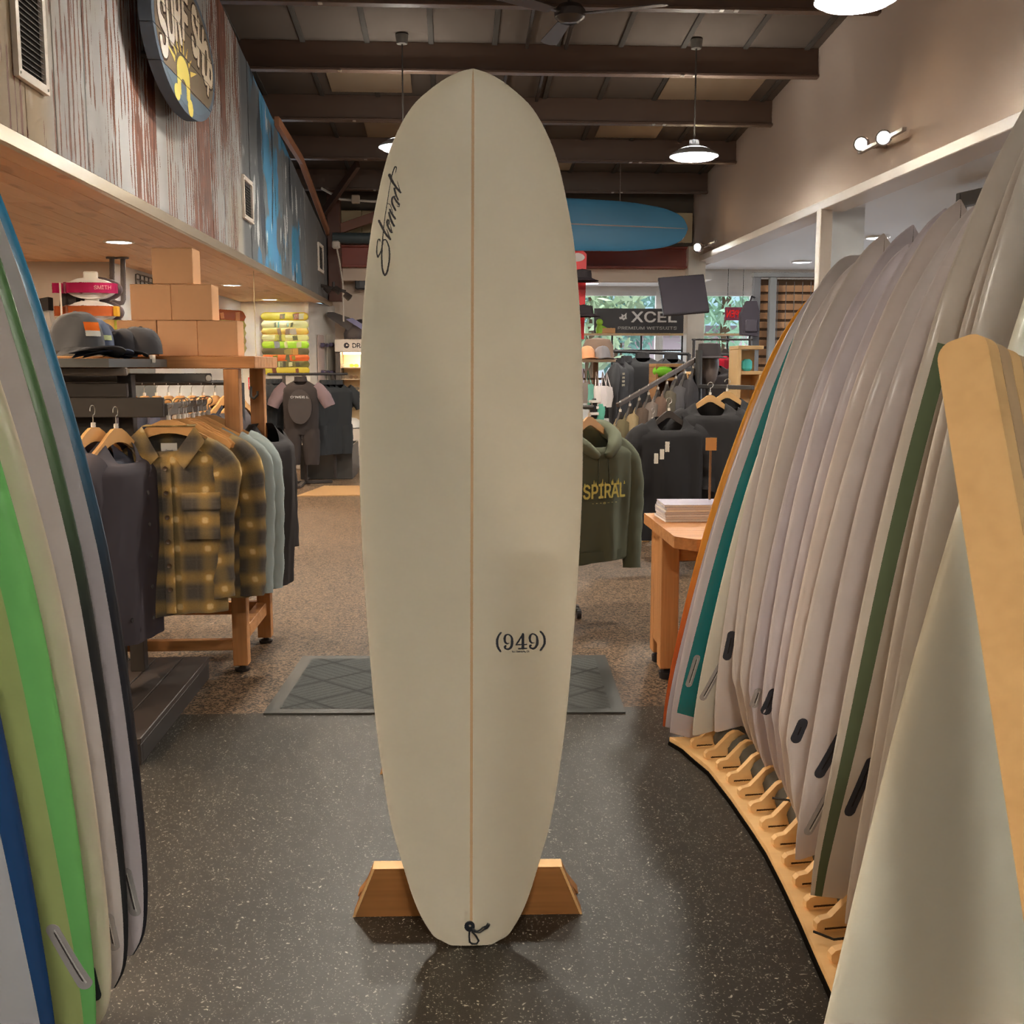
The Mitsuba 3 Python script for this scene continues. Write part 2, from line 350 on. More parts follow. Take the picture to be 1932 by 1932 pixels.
for i in range(3):
    k = 'window_%d' % (7 + i); USED.add(k); tag(k, kind='structure'); y0 = 5.5 + 3 * i
    add('frame', cat(bx((7.5, y0, 0.4), (7.58, y0 + 0.06, 2.7)), bx((7.5, y0 + 2.94, 0.4), (7.58, y0 + 3, 2.7)), bx((7.5, y0 + .06, 0.4), (7.58, y0 + 2.94, 0.46)), bx((7.5, y0 + .06, 2.64), (7.58, y0 + 2.94, 2.7))), 'satin', (150, 154, 158), k)
    scene[k + '__pane'] = mikit.ply((np.array([(7.54, y0 + .06, .46), (7.54, y0 + 2.94, .46), (7.54, y0 + 2.94, 2.64), (7.54, y0 + .06, 2.64)]), [[0, 1, 2, 3]]), 'glass')
# bulkhead on the right
m = bx((XR, -5, ZB), (XR + 0.2, 16.1, 4.2), 0)
up = m.vertices[:, 2] > 3.5; m.vertices[up, 2] = roof(m.vertices[up, 1]) - 0.001
struct('wall_bulkhead', m, 'matte', (178, 160, 147))
struct('trim_2', bx((XR - 0.05, -5, ZB - 0.01), (XR + 0.22, 15.6, ZB + 0.075), 0.006), 'satin', (206, 196, 186))
struct('ceiling_alcove', bx((XR + 0.2, -5, ZB + 0.03), (7.5, 17.2, ZB + 0.1), 0), 'satin', (214, 214, 214))
struct('wall_over_alcove', bx((XR + 0.21, 17.0, ZB), (7.5, 17.2, 4.2), 0), 'matte', WH)
struct('pillar', bx((XR - 0.06, 10.28, 0), (XR + 0.06, 10.4, ZB), 0.008), 'satin', (208, 194, 180))
struct('wall_stub', bx((XR + 0.06, 10.42, 0), (XR + 0.42, 10.5, ZB + 0.03), 0), 'satin', (214, 216, 216))
struct('pillar_back', bx((3.33, 15.35, 0), (3.58, 15.6, ZB + 0.2), 0.008), 'satin', (216, 208, 196))
# back of the shop
struct('wall_back', bx((-1.74, 15.9, 0), (0.5, 16.0, 3.18), 0), 'matte', (220, 202, 186))
struct('wall_back_head', bx((-6, 16.05, 3.1), (7.5, 16.15, 4.2), 0), 'matte', (92, 84, 76))
for x in np.arange(-1.6, 3.5, 0.32):
    struct('panel', bx((x + 0.004, 15.98, 3.2), (x + 0.316, 16.04, 3.62), 0.004), 'matte', (206, 186, 152), parent='wall_back_head')
struct('beam_back', cat(bx((XL, 15.5, 2.80), (XR, 15.53, 3.06), 0.004), bx((XL, 15.42, 2.78), (XR, 15.6, 2.81), 0.004), bx((XL, 15.42, 3.05), (XR, 15.6, 3.08), 0.004)), 'satin', (132, 62, 50))
struct('trim_3', bx((XL, 15.56, 2.60), (XR, 15.7, 2.78), 0.006), 'matte', (214, 196, 180))
struct('ceiling_back', bx((0.4, 15.6, 2.64), (XR + 0.2, 17.2, 2.74), 0), 'satin', (216, 214, 212))
struct('pillar_steel', bx((-1.70, 15.3, 2.3), (-1.52, 15.5, 4.1), 0.01), 'satin', (84, 52, 42))
struct('beam_brace', bar(at(618, 440, 15.4), at(760, 390, 15.4), 0.05, 0.13), 'satin', (120, 76, 58))
struct('beam_brace', bar(at(612, 400, 15.2), at(675, 310, 14.4), 0.06, 0.1), 'satin', (70, 50, 42))
add('pipe_run', tube([at(628, 449, 15.3), at(720, 450, 15.3), at(900, 452, 15.3)], 0.075, 14), 'satin', (66, 78, 82), smooth=40, label='thick dark grey pipe running across the back wall above the red beam', cat='pipe')
t = thing('conduit', 'thin pale conduit with a square box under the dark roof at the back', 'conduit')
add('tube', tube([at(606, 355, 15), at(630, 368, 15), at(642, 376, 15), at(700, 380, 15), at(760, 380, 15)], 0.016, 8), 'satin', (206, 200, 194), t, smooth=40)
p = at(671, 376, 14.95); add('junction_box', bx(p - [0.055, 0.03, 0.055], p + [0.055, 0.03, 0.055], 0.008), 'satin', (184, 168, 150), t)
# window wall at the back of the shop
WY = 17.0
struct('wall_window', cat(bx((0.4, WY, 0), (7.5, WY + 0.12, 0.85), 0), bx((0.4, WY, 2.56), (7.5, WY + 0.12, 2.95), 0), bx((0.3, 16.0, 0), (0.42, WY, 2.7), 0)), 'matte', (222, 220, 216))
cols = [0.5, 1.95, 3.25, 4.75, 6.1, 7.45]
for x0, x1 in zip(cols[:-1], cols[1:]):
    k = key_for('window_%d' % (cols.index(x0) + 1)); tag(k, kind='structure')
    fr = [bx((x0, WY - 0.01, 0.83), (x0 + 0.06, WY + 0.09, 2.58)), bx((x1 - 0.06, WY - 0.01, 0.83), (x1, WY + 0.09, 2.58)),
          bx((x0 + 0.06, WY, 2.5), (x1 - 0.06, WY + 0.08, 2.58)), bx((x0 + 0.06, WY, 0.83), (x1 - 0.06, WY + 0.08, 0.9))]
    add('frame', cat(*fr), 'satin', (214, 214, 212), k)
    add('pane', bx((x0 + 0.06, WY + 0.04, 0.9), (x1 - 0.06, WY + 0.041, 2.5), 0), 'glass', parent=k)
    scene[k + '__pane'] = mikit.ply((np.array([(x0 + .06, WY + .04, .9), (x1 - .06, WY + .04, .9), (x1 - .06, WY + .04, 2.5), (x0 + .06, WY + .04, 2.5)]), [[0, 1, 2, 3]]), 'glass')
# glazed partition in the alcove
k = key_for('window_6'); tag(k, kind='structure')
A, B, C = np.array([4.30, 9.3, 0]), np.array([4.47, 9.0, 0]), np.array([5.6, 7.2, 0])
P0 = at(1816, 345, 9.2); P1 = at(1960, 262, 7.9)
A = np.array([P0[0], P0[1], 0]); C = np.array([P1[0] + 0.6, P1[1] - 0.9, 0]); zt = 2.86
add('frame', cat(bar(A + [0, 0, 0], A + [0, 0, zt], 0.07, 0.07, 0.004, (0, 1, 0)), bar(A + [0, 0, zt - 0.06], C + [0, 0, zt - 0.06], 0.07, 0.12), bar(A + [0.06, -.1, 2.3], C + [0, 0, 2.3], 0.04, 0.04)), 'satin', (98, 102, 106), k)
scene[k + '__pane'] = mikit.ply((np.array([A + [0.03, -0.02, 0.1], C + [0, 0, 0.1], C + [0, 0, zt - 0.1], A + [0.03, -0.02, zt - 0.1]]), [[0, 1, 2, 3]]), 'glass')
# outside
struct('ground_outside', bx((-14, 17.2, -0.2), (22, 60, -0.05), 0), 'matte', (168, 166, 166))
t = thing('roadside_building', 'tall pale teal building across the street, behind the trees outside', 'building')
add('wall', bx((-8, 48, 0), (26, 52, 7.5), 0), 'matte', (150, 182, 190), t)
add('roof', bx((-8.4, 47.6, 7.5), (26.4, 52.4, 7.8), 0), 'matte', (120, 140, 146), t)
for x in np.arange(-6, 25, 3.2): add('window', bx((x, 47.94, 1.2), (x + 1.6, 48.01, 3.0), 0), 'satin', (90, 120, 134), t)
t = thing('roadside_building', 'pale low building seen through the shop windows', 'building')
add('wall', bx((1.5, 40, 0), (16, 46, 2.6), 0), 'matte', (176, 160, 166), t)
add('roof', bx((1.2, 39.7, 2.6), (16.3, 46.3, 2.9), 0), 'matte', (112, 104, 110), t)
for x in (3.0, 5.4, 7.8, 10.2, 12.6):
    add('window', bx((x, 39.95, 0.8), (x + 1.2, 40.02, 2.0), 0), 'satin', (210, 220, 230), t)
def tree(x, y, h, r, seed, lab, col):
    g = np.random.default_rng(seed); k = thing('tree', lab, 'tree', 'trees outside the shop windows')
    add('trunk', tube([(x, y, -0.1), (x + 0.1, y, h * 0.4), (x - 0.1, y, h * 0.85)], [0.16, 0.12, 0.05], 8), 'matte', (92, 76, 62), k)
    n = 2600; d = g.normal(size=(n, 3)); d /= np.linalg.norm(d, axis=1, keepdims=True); d *= g.random((n, 1)) ** 0.4
    o = np.array([x, y, h * 0.62]) + d * [r, r, h * 0.46]
    a = g.normal(size=(n, 3)); a /= np.linalg.norm(a, axis=1, keepdims=True); b = np.cross(a, g.normal(size=(n, 3))); b /= np.linalg.norm(b, axis=1, keepdims=True)
    s = (0.08 + 0.12 * g.random((n, 1)))
    vv = np.stack([o - a * s * 1.4, o + b * s * 0.5, o + a * s * 1.4, o - b * s * 0.5], 1).reshape(-1, 3)
    cc = np.repeat(lin(col) * (0.55 + 0.9 * g.random((n, 1))), 4, axis=0)
    add('foliage', (vv, np.arange(4 * n).reshape(-1, 4)), 'leaf', parent=k, vcol=np.clip(cc, 0, 1), kind='stuff')
tree(3.4, 27, 7.5, 1.7, 1, 'leafy green tree outside the window behind the black banner sign', (170, 190, 160))
tree(7.0, 28, 8.0, 1.9, 2, 'leafy tree outside the window beside the red lit sign', (150, 184, 160))
tree(5.6, 37, 8, 1.9, 3, 'tall dark tree further off outside, between the other two', (120, 160, 150))
tree(0.8, 34, 8.5, 1.9, 4, 'dark tree outside the windows, nearest the red banner', (112, 150, 150))
tree(10.8, 34, 9.0, 2.0, 5, 'dark tree outside the windows, behind the slatted display', (130, 164, 150))

# ================================================================== lamps
def emit(L): return {'type': 'area', 'radiance': {'type': 'rgb', 'value': list(L)}}
def pendant(x, y, z, lab, r=0.225):
    k = thing('pendant_lamp', lab, 'lamp', 'round pendant lamps under the roof')
    n = 32
    add('lens', lathe([(0.0001, -0.012), (r * 0.8, -0.008), (r, 0.008)], n, xform((x, y, z))), 'matte', (240, 240, 236), k, smooth=60)
    m = lathe([(r, 0.008), (r * 0.85, -0.022), (r * 0.5, -0.036), (0.0001, -0.042)], n, xform((x, y, z)))
    if m.face_normals[:, 2].mean() > 0: m.invert()
    scene[k + '__lens'] = shape(m, 'matte', (240, 240, 236), emitter=emit(PENDANT))
    add('housing', lathe([(r + 0.006, 0.0), (r + 0.006, 0.012), (r * 0.8, 0.045), (r * 0.42, 0.08), (0.05, 0.1), (0.045, 0.15), (0.0001, 0.15)], n, xform((x, y, z))), 'satin', (120, 120, 122), k, smooth=40)
    m = lathe([(0.10, 0.082), (0.15, 0.064)], n, xform((x, y, z)))
    if m.face_normals[:, 2].mean() < 0: m.invert()
    scene[k + '__uplight'] = shape(m, 'matte', (240, 240, 236), emitter=emit(UPLIGHT)); USED.add(k + '__uplight')
    add('cord', rod((x, y, z + 0.148), (x, y, roof(y) - 0.01), 0.008, 6), 'satin', (60, 56, 52), k)
    add('mount', lathe([(0.0001, -0.08), (0.05, -0.08), (0.06, 0), (0.0001, 0)], 12, xform((x, y, roof(y) - 0.01))), 'satin', (90, 86, 80), k, smooth=40)
pendant(2.31, 10.5, 3.38, 'lit round pendant lamp hanging in front of the far end of the beige bulkhead')
pendant(2.29, 6.3, 3.45, 'large lit round pendant lamp at the upper edge beside the beige bulkhead')
pendant(-0.44, 10.5, 3.43, 'lit pendant lamp half hidden behind the edge of the white display surfboard')
for x, y in ((-0.46, 6.2), (0.15, -1.2), (2.5, -4.6)):
    pendant(x, y, 3.5, 'lit round pendant lamp above the front of the shop')
for i, (x, y) in enumerate(((-2.33, 7.9), (-2.33, 9.5), (-2.36, 11.97), (-2.37, 14.46), (-2.33, 5.4), (-2.33, 2.9), (-4.2, 5.4), (-4.2, 7.9), (-2.33, 0.4), (-2.33, -2.1), (-2.2, 1.65), (-2.2, 4.15))):
    ords = ['nearest', 'second', 'third', 'farthest']
    k = thing('downlight', (f'round recessed downlight in the wooden soffit, {ords[i]} of the visible row' if i < 4 else 'round recessed downlight in the wooden soffit over the clothing shelves'), 'downlight', 'downlights in the wooden soffit')
    add('trim_ring', lathe([(0.085, ZS - 0.006), (0.105, ZS - 0.006), (0.108, ZS), (0.085, ZS)], 24, xform((x, y, 0))), 'satin', (236, 228, 214), k, smooth=40)
    m = trimesh.creation.cylinder(0.085, 0.004, sections=24); m.apply_translation((x, y, ZS - 0.003))
    scene[k + '__lens'] = shape(m, 'matte', (240, 236, 226), emitter=emit(DOWNLIGHT)); USED.add(k + '__lens')
for i, (px, py, X) in enumerate(((1512, 494, 0), (1655, 448, 0), (1412, 527, 0), (1868, 365, 0))):
    p = at_z(px, py, ZB + 0.02)
    k = thing('ceiling_light', ['round flush light in the alcove ceiling above the slatted display', 'round flush light in the alcove ceiling beside the white wall stub', 'small flush light in the alcove ceiling nearest the windows', 'flush light seen through the glazed partition above the white boards'][i], 'ceiling light', 'flush lights in the alcove ceiling')
    add('trim_ring', lathe([(0.12, -0.012), (0.14, -0.012), (0.145, 0.01), (0.12, 0.01)], 24, xform(p)), 'satin', (230, 228, 222), k, smooth=40)
    m = trimesh.creation.cylinder(0.12, 0.006, sections=24); m.apply_translation(p - [0, 0, 0.004])
    scene[k + '__lens'] = shape(m, 'matte', (240, 236, 226), emitter=emit(ALCOVE)); USED.add(k + '__lens')
p = at(1114, 524, 16.2); p[2] = 2.63
k = thing('ceiling_light', 'flush light in the low back ceiling beside the red banner', 'ceiling light', 'flush lights in the alcove ceiling')
add('trim_ring', lathe([(0.12, -0.012), (0.14, -0.012), (0.145, 0.01), (0.12, 0.01)], 24, xform(p)), 'satin', (230, 228, 222), k, smooth=40)
m = trimesh.creation.cylinder(0.12, 0.006, sections=24); m.apply_translation(p - [0, 0, 0.004])
scene[k + '__lens'] = shape(m, 'matte', (240, 236, 226), emitter=emit(ALCOVE))
# floodlights on the bulkhead: two heads on a short rail
def flood(p, dirs, lab, back=0.16):
    k = thing('spot_lights', lab, 'spotlight', 'spotlights on the beige bulkhead')
    add('rail', bar(p + [0, -0.05, 0], p + [0, -0.95, 0], 0.035, 0.03), 'satin', (120, 108, 100), k)
    add('bracket', bar((XR, p[1] - 0.3, p[2]), (p[0], p[1] - 0.3, p[2]), 0.03, 0.03), 'satin', (120, 108, 100), k)
    for off, d in dirs:
        d = np.array(d, float); d /= np.linalg.norm(d); o = p + off
        M = frame_m(o, np.cross(d, [0, 0, 1]), d)
        h = add('lamp_head', lathe([(0.0001, -0.09), (0.035, -0.09), (0.05, -0.05), (0.056, 0.03), (0.062, 0.045), (0.05, 0.045), (0.04, 0.02)], 18, M), 'satin', (110, 100, 94), k, smooth=40)
        m = trimesh.creation.cylinder(0.046, 0.004, sections=18); m.apply_transform(M @ xform((0, 0, 0.03)))
        scene[h + '__bulb'] = shape(m, 'matte', (250, 240, 220), emitter=emit(FLOOD)); USED.add(h + '__bulb')
        add('stem', rod(o + d * -0.05, p + [0, off[1], 0], 0.012, 8), 'satin', (110, 100, 94), k)
pA = at(1625, 290, 9.2); pA[0] = XR - 0.13
flood(pA, [((0, -0.10, 0.06), (-0.55, -0.8, -0.2)), ((-0.02, -0.62, 0.0), (-0.5, -0.85, -0.1))], 'pair of lit spotlights on a short rail in the middle of the beige bulkhead')
pB = at(1322, 470, 15.0); pB[0] = XR - 0.14
flood(pB, [((-0.03, -0.1, 0.0), (-0.5, -0.85, -0.1)), ((-0.12, -0.5, -0.03), (-0.6, -0.8, -0.1))], 'pair of lit spotlights at the far end of the beige bulkhead')
# ceiling fan
k = thing('ceiling_fan', 'dark ceiling fan hanging under the roof above the display surfboard', 'fan')
f0 = at(1075, 28, 8.9)
add('motor', lathe([(0.0001, -0.06), (0.07, -0.058), (0.12, -0.02), (0.125, 0.03), (0.09, 0.07), (0.03, 0.09), (0.0001, 0.09)], 24, xform(f0)), 'gloss', (46, 42, 42), k, smooth=40)
add('rod', rod(f0 + [0, 0, 0.08], (f0[0], f0[1], roof(f0[1])), 0.018), 'satin', (50, 44, 40), k)
for a in (-22, 98, 218):
    M = xform(f0, rz=a)
    add('blade_arm', bx((0.1, -0.02, -0.004), (0.24, 0.02, 0.006), 0.003, M), 'satin', (50, 46, 44), k)
    add('blade', extr(Polygon([(0.2, -0.05), (0.74, -0.075), (0.78, -0.03), (0.78, 0.03), (0.74, 0.07), (0.2, 0.05)]), 0.008, M @ xform((0, 0, -0.006), rx=10)), 'satin', (58, 50, 46), k)
# ================================================================== surfboards
ROCK = lambda t, k=1.0: k * (0.09 * np.clip((t - 0.5) / 0.5, 0, 1) ** 2.4 + 0.045 * np.clip((0.3 - t) / 0.3, 0, 1) ** 2)
THICK = PchipInterpolator([0, 0.03, 0.1, 0.3, 0.5, 0.75, 0.92, 0.985, 1], [0.16, 0.3, 0.5, 0.94, 1, 0.86, 0.5, 0.26, 0.1])
SHORT = PchipInterpolator([0, .05, .15, .3, .45, .52, .65, .8, .9, .96, 1], [.56, .67, .8, .93, .99, 1, .96, .76, .49, .26, .01])
ROUND = PchipInterpolator([0, .05, .15, .3, .45, .52, .65, .8, .9, .96, .99, 1], [.5, .62, .78, .92, .99, 1, .97, .84, .64, .42, .22, .02])
PULLED = PchipInterpolator([0, .03, .07, .12, .145, .2, .3, .45, .52, .65, .8, .9, .96, 1], [.1, .3, .48, .66, .76, .84, .93, .99, 1, .96, .76, .49, .26, .01])
LONG = PchipInterpolator([0, .02, .05, .15, .3, .45, .52, .65, .8, .9, .96, .99, 1], [.2, .34, .45, .67, .88, .99, 1, .96, .8, .58, .36, .19, .02])
class Board:
    """Local frame: x across, z along from the tail, y through the board; deck = -1 turns the deck to -y, +1 to +y."""
    def __init__(s, M, L, W, outline, deck, rock=ROCK, thick=0.066, notch=0.0, nt=64, nu=16, cuts=(), tcuts=(), line=0.0):
        s.M, s.L, s.W, s.o, s.deck, s.rk, s.th, s.notch = M, L, W, outline, deck, rock, thick, notch
        t = 0.5 * (1 - np.cos(np.pi * np.linspace(0, 1, nt) ** 1.0)); t = np.unique(np.round(np.concatenate([t, tcuts]), 5))
        u = np.sin(np.linspace(-np.pi / 2, np.pi / 2, 2 * nu + 1)); u = np.unique(np.round(np.concatenate([u, cuts]), 5))
        if line: u = np.unique(np.r_[u[np.abs(u) > 0.03], -0.0115, 0.0, 0.0115])
        ring = [(x, 1) for x in u] + [(x, -1) for x in u[::-1][1:-1]]
        n, m = len(ring), len(t)
        U = np.array([r[0] for r in ring]); S = np.array([r[1] for r in ring])
        T = np.repeat(t, n); UU = np.tile(U, m); SS = np.tile(S, m)
        if line: c = np.minimum(line / np.maximum(s.hw(T), 1e-4), 0.028); UU = np.where(np.abs(np.abs(UU) - 0.0115) < 1e-6, np.sign(UU) * c, UU)
        v = s.pos(UU, T, SS)
        f = []; info = []
        for i in range(m - 1):
            for j in range(n):
                k = (j + 1) % n
                f.append([i * n + j, i * n + k, (i + 1) * n + k, (i + 1) * n + j])
                info.append(((U[j] + U[k]) / 2, 1 if S[j] > 0 and S[k] > 0 else -1, (t[i] + t[i + 1]) / 2))
        c0 = len(v); c = s.pos(np.array([0.0, 0.0]), np.array([0.0, 1.0]), np.array([1, 1])); c[:, 1] = s.deck * s.rk(np.array([0.0, 1.0]))
        v = np.vstack([v, c]); tri = []; ti = []
        for q, a in zip(f, info):
            tri += [[q[0], q[1], q[2]], [q[0], q[2], q[3]]]; ti += [a, a]
        for j in range(n):
            k = (j + 1) % n
            tri += [[c0, k, j], [c0 + 1, (m - 1) * n + j, (m - 1) * n + k]]; ti += [(U[j], -1, 0.0), (U[j], -1, 1.0)]
        s.v, s.f, s.info = v, np.array(tri), np.array(ti)
        mm = trimesh.Trimesh(v, s.f, process=False)
        if mm.volume < 0: s.f = s.f[:, ::-1]; mm = trimesh.Trimesh(v, s.f, process=False)
        N = np.zeros_like(v); fn = np.cross(v[s.f[:, 1]] - v[s.f[:, 0]], v[s.f[:, 2]] - v[s.f[:, 0]])
        for k in range(3): np.add.at(N, s.f[:, k], fn)
        s.N = N / np.maximum(np.linalg.norm(N, axis=1, keepdims=True), 1e-12)
    def hw(s, t): return s.o(t) * s.W / 2
    def pos(s, u, t, side):
        """Surface point at the lateral share u (-1..1), the length share t, on the deck (+1) or the bottom (-1)."""
        h = s.th * THICK(t) / 2; a = np.abs(u)
        prof = np.where(side > 0, np.maximum(1 - a ** 2.3, 0) ** 0.62, -0.9 * np.maximum(1 - a ** 5.0, 0) ** 0.5)
        y = s.deck * (s.rk(t) + h * prof)
        z = t * s.L + s.notch * np.maximum(0, 1 - a / 0.92) * np.clip(1 - t / 0.16, 0, 1)
        return np.stack([u * s.hw(t), y, z], -1)
    def world(s, p): return p @ s.M[:3, :3].T + s.M[:3, 3]
    def emit_part(s, key, mask, col, bsdf, vcol=None):
        f = s.f[mask]; ids, inv = np.unique(f, return_inverse=True)
        v, N = s.world(s.v[ids]), s.N[ids] @ s.M[:3, :3].T
        color = np.tile(lin(col), (len(ids), 1)) if vcol is None else vcol(s.v[ids])
        path = meshkit.write_ply((v, inv.reshape(-1, 3)), True, None, color, normals=N)
        scene[key] = {'type': 'ply', 'filename': path, 'face_normals': False, 'bsdf': {'type': 'ref', 'id': bsdf}}; USED.add(key)
    def skin(s, key, col, bsdf='gloss', stripes=()):
        """stripes: (part name, test(u, side, t), colour or f(vertices), label)."""
        left = np.ones(len(s.f), bool); u, sd, t = s.info.T
        for name, test, c, lab in stripes:
            m = left & test(u, sd, t); left &= ~m; k = key_for(key + '__' + name)
            s.emit_part(k, m, c if not callable(c) else (0, 0, 0), bsdf, c if callable(c) else None); tag(k, lab)
        s.emit_part(key_for(key + '__body'), left, col, bsdf)
    def lay(s, xz, side, lift):
        """Points given as (x, z) on the board's surface, lifted off it."""
        x, z = np.asarray(xz, float).T; t = np.clip(z / s.L, 0, 1); u = np.clip(x / s.hw(t), -1, 1)
        p = s.pos(u, t, np.full(len(u), side)); p[:, 0], p[:, 2] = x, z
        p[:, 1] += s.deck * side * np.asarray(lift); return s.world(p)
    def decal(s, poly, side, th=0.0008, maxlen=0.03):
        """Flat print or inlay of the polygon (x, z), following the surface."""
        ms = []
        for g in getattr(poly, 'geoms', [poly]):
            if g.area < 1e-8: continue
            if th < 0.001:
                vv, ff = trimesh.creation.triangulate_polygon(g, engine='earcut'); m = trimesh.Trimesh(np.column_stack([vv, np.zeros(len(vv))]), ff, process=True)
            else: m = trimesh.creation.extrude_polygon(g, th, engine='earcut')
            if m.extents.max() > maxlen: m = m.subdivide_to_size(maxlen, max_iter=8)
            ms.append(m)
        m = cat(*ms); w = s.lay(m.vertices[:, :2], side, m.vertices[:, 2] + (0.0007 if th < 0.001 else 0.0004))
        o = trimesh.Trimesh(w, m.faces, process=False)
        if th < 0.001:
            q = np.array(m.vertices[:, :2]); e = 1e-3
            dx = s.lay(q + [e, 0], side, 0) - s.lay(q - [e, 0], side, 0); dz = s.lay(q + [0, e], side, 0) - s.lay(q - [0, e], side, 0)
            N = np.cross(dx, dz); N /= np.linalg.norm(N, axis=1, keepdims=True); N *= np.sign(N @ (s.M[:3, 1] * s.deck * side))[:, None]
            o.metadata['N'] = N
        return o
    def local(s, px, py):
        """(x, z) on the deck or bottom that faces the camera, of a pixel."""
        Mi = np.linalg.inv(s.M); Y = s.M[1, 3]
        for _ in range(25):
            p = Mi @ np.append(at(px, py, Y), 1); t = np.clip(p[2] / s.L, 0, 1)
            q = s.pos(np.array([np.clip(p[0] / max(s.hw(t), 1e-4), -1, 1)]), np.array([t]), np.array([-s.deck]))[0]
            Y -= 0.8 * (p[1] - q[1]) * np.sign(s.M[1, 1])
        return p[0], p[2]

# ------------------------------------------------------------------ the board on show
T0, T1 = np.array([0.036, 2.467, 0.004]), np.array([0.053, 2.600, 2.080])
ax = T1 - T0; LM = np.linalg.norm(ax); ax = ax / LM; b = np.array([1.0, 0, 0]); b -= ax * (b @ ax); b /= np.linalg.norm(b)
M = np.eye(4); M[:3, 0], M[:3, 2], M[:3, 1], M[:3, 3] = b, ax, np.cross(ax, b), T0
zz = np.array([0, .008, .02, .04, .07, .12, .2, .3, .42, .55, .7, .85, 1.0, 1.15, 1.3, 1.45, 1.6, 1.7, 1.8, 1.88, 1.95, 2.0, 2.04, 2.065, 2.076, 2.08]) / 2.08
hh = np.array([.052, .067, .089, .104, .122, .143, .168, .196, .216, .233, .246, .257, .265, .269, .268, .263, .252, .240, .220, .199, .169, .136, .090, .050, .022, .003])
OUT = PchipInterpolator(zz, hh / 0.269)
MB = Board(M, LM, 0.538, OUT, -1, rock=lambda t: -0.054 * 4 * t * (1 - t), thick=0.07, nt=110, nu=26, line=0.0032)
BK = thing('surfboard', 'tall off-white surfboard with a black script signature, standing alone in the middle aisle', 'surfboard')
MB.skin(BK, (238, 231, 213), 'satin', [('stringer', lambda u, s, t: (np.abs(u) < .0115) & (s > 0) & (t > .026), (212, 180, 140), 'thin wooden stringer line down the middle')])
def strokes(lines, s, o):
    """Pen strokes given in pixels of a crop (scale s, origin o): [(points, widths)] -> polygon on the board."""
    out = []
    for pts, w in lines:
        p = np.array(pts, float)
        if len(p) > 2:
            q = np.cumsum(np.r_[0, np.hypot(*np.diff(p, axis=0).T)]); k = np.linspace(0, q[-1], 6 * len(p)); p = np.stack([PchipInterpolator(q, p[:, 0])(k), PchipInterpolator(q, p[:, 1])(k)], 1)
        loc = np.array([MB.local(o[0] + x * s, o[1] + y * s) for x, y in p]); w = np.interp(np.linspace(0, 1, len(loc)), np.linspace(0, 1, len(np.atleast_1d(w))), np.atleast_1d(w)) * s * 2.6 / FOC
        for i in range(len(loc) - 1):
            out.append(unary_union([Point(loc[i]).buffer(w[i] / 2, 6), Point(loc[i + 1]).buffer(w[i + 1] / 2, 6)]).convex_hull)
    return unary_union(out).simplify(0.0002)
sig = [([(275, 1225), (262, 1198), (245, 1215), (232, 1290), (228, 1370), (245, 1452)], [16, 12, 16, 20]), ([(245, 1450), (275, 1400), (300, 1330), (318, 1215)], [20, 12]),
       ([(318, 1215), (350, 1205), (380, 1250), (405, 1340), (410, 1440), (395, 1560), (370, 1670), (342, 1705)], [16, 20, 22, 26]), ([(342, 1705), (318, 1660), (302, 1560), (298, 1440), (303, 1300), (316, 1150), (335, 960), (355, 820), (378, 680), (400, 530), (425, 400)], [26, 18, 12, 9, 8]),
       ([(425, 400), (445, 290), (465, 230), (490, 183), (505, 195), (500, 230), (490, 275)], [9, 14, 18, 6]),
       ([(262, 945), (300, 1020), (345, 1110), (418, 1200)], [34, 28, 26]), ([(418, 1200), (390, 1120), (372, 1060)], [20, 8]),
       ([(372, 985), (395, 990), (402, 945), (385, 930), (372, 965), (385, 1020), (410, 1070), (440, 1105)], [10, 26, 24, 28]), ([(440, 1105), (430, 1040), (412, 980)], [16, 6]),
       ([(400, 830), (425, 920), (470, 1012)], [26, 30]), ([(428, 930), (412, 860), (404, 830)], [10, 22]), ([(412, 785), (445, 850), (488, 912)], [24, 28]), ([(380, 700), (405, 705), (435, 760), (452, 830)], [8, 10, 8]),
       ([(480, 600), (448, 620), (440, 665), (455, 720), (492, 792)], [22, 26, 26]), ([(470, 605), (500, 660), (543, 712)], [20, 28]), ([(545, 712), (548, 745), (515, 738)], [10, 10]),
       ([(476, 490), (490, 550), (530, 650)], [26, 20]), ([(478, 500), (500, 470)], [18, 14]), ([(408, 300), (440, 375), (500, 470), (562, 545)], [40, 30, 26]), ([(560, 540), (540, 470), (515, 385)], [14, 6])]
add('signature', MB.decal(strokes(sig, 120 / 892, (680, 290)), 1), 'satin', (44, 44, 48), BK, label='black handwritten signature reading Stewart')
num = [([(545, 410), (490, 480), (455, 600), (462, 690), (495, 775), (535, 830)], [40, 50, 56, 50, 44]), ([(1445, 385), (1500, 440), (1540, 560), (1540, 640), (1500, 730), (1445, 805)], [40, 48, 56, 50, 40])]
nine = [([(700, 447), (760, 470), (798, 560), (800, 650), (765, 745), (700, 785), (650, 765)], [26, 40, 62, 62, 46, 36]), ([(650, 770), (632, 730), (648, 712)], [40, 46, 54]),
        ([(700, 447), (650, 470), (628, 545), (640, 615), (685, 657), (735, 645)], [28, 46, 56, 50, 34, 14])]
num += nine + [([(x + 573, y - 14) for x, y in p], w) for p, w in nine]
num += [([(1045, 445), (1045, 760)], [60, 66]), ([(1040, 450), (895, 680)], [36, 34]), ([(890, 680), (1130, 674)], [30, 28]), ([(950, 772), (1130, 764)], [34, 34])]
add('number_mark', MB.decal(strokes(num, 160 / 1932, (900, 1160)), 1), 'satin', (42, 46, 56), BK, label='dark printed number 949 in brackets')
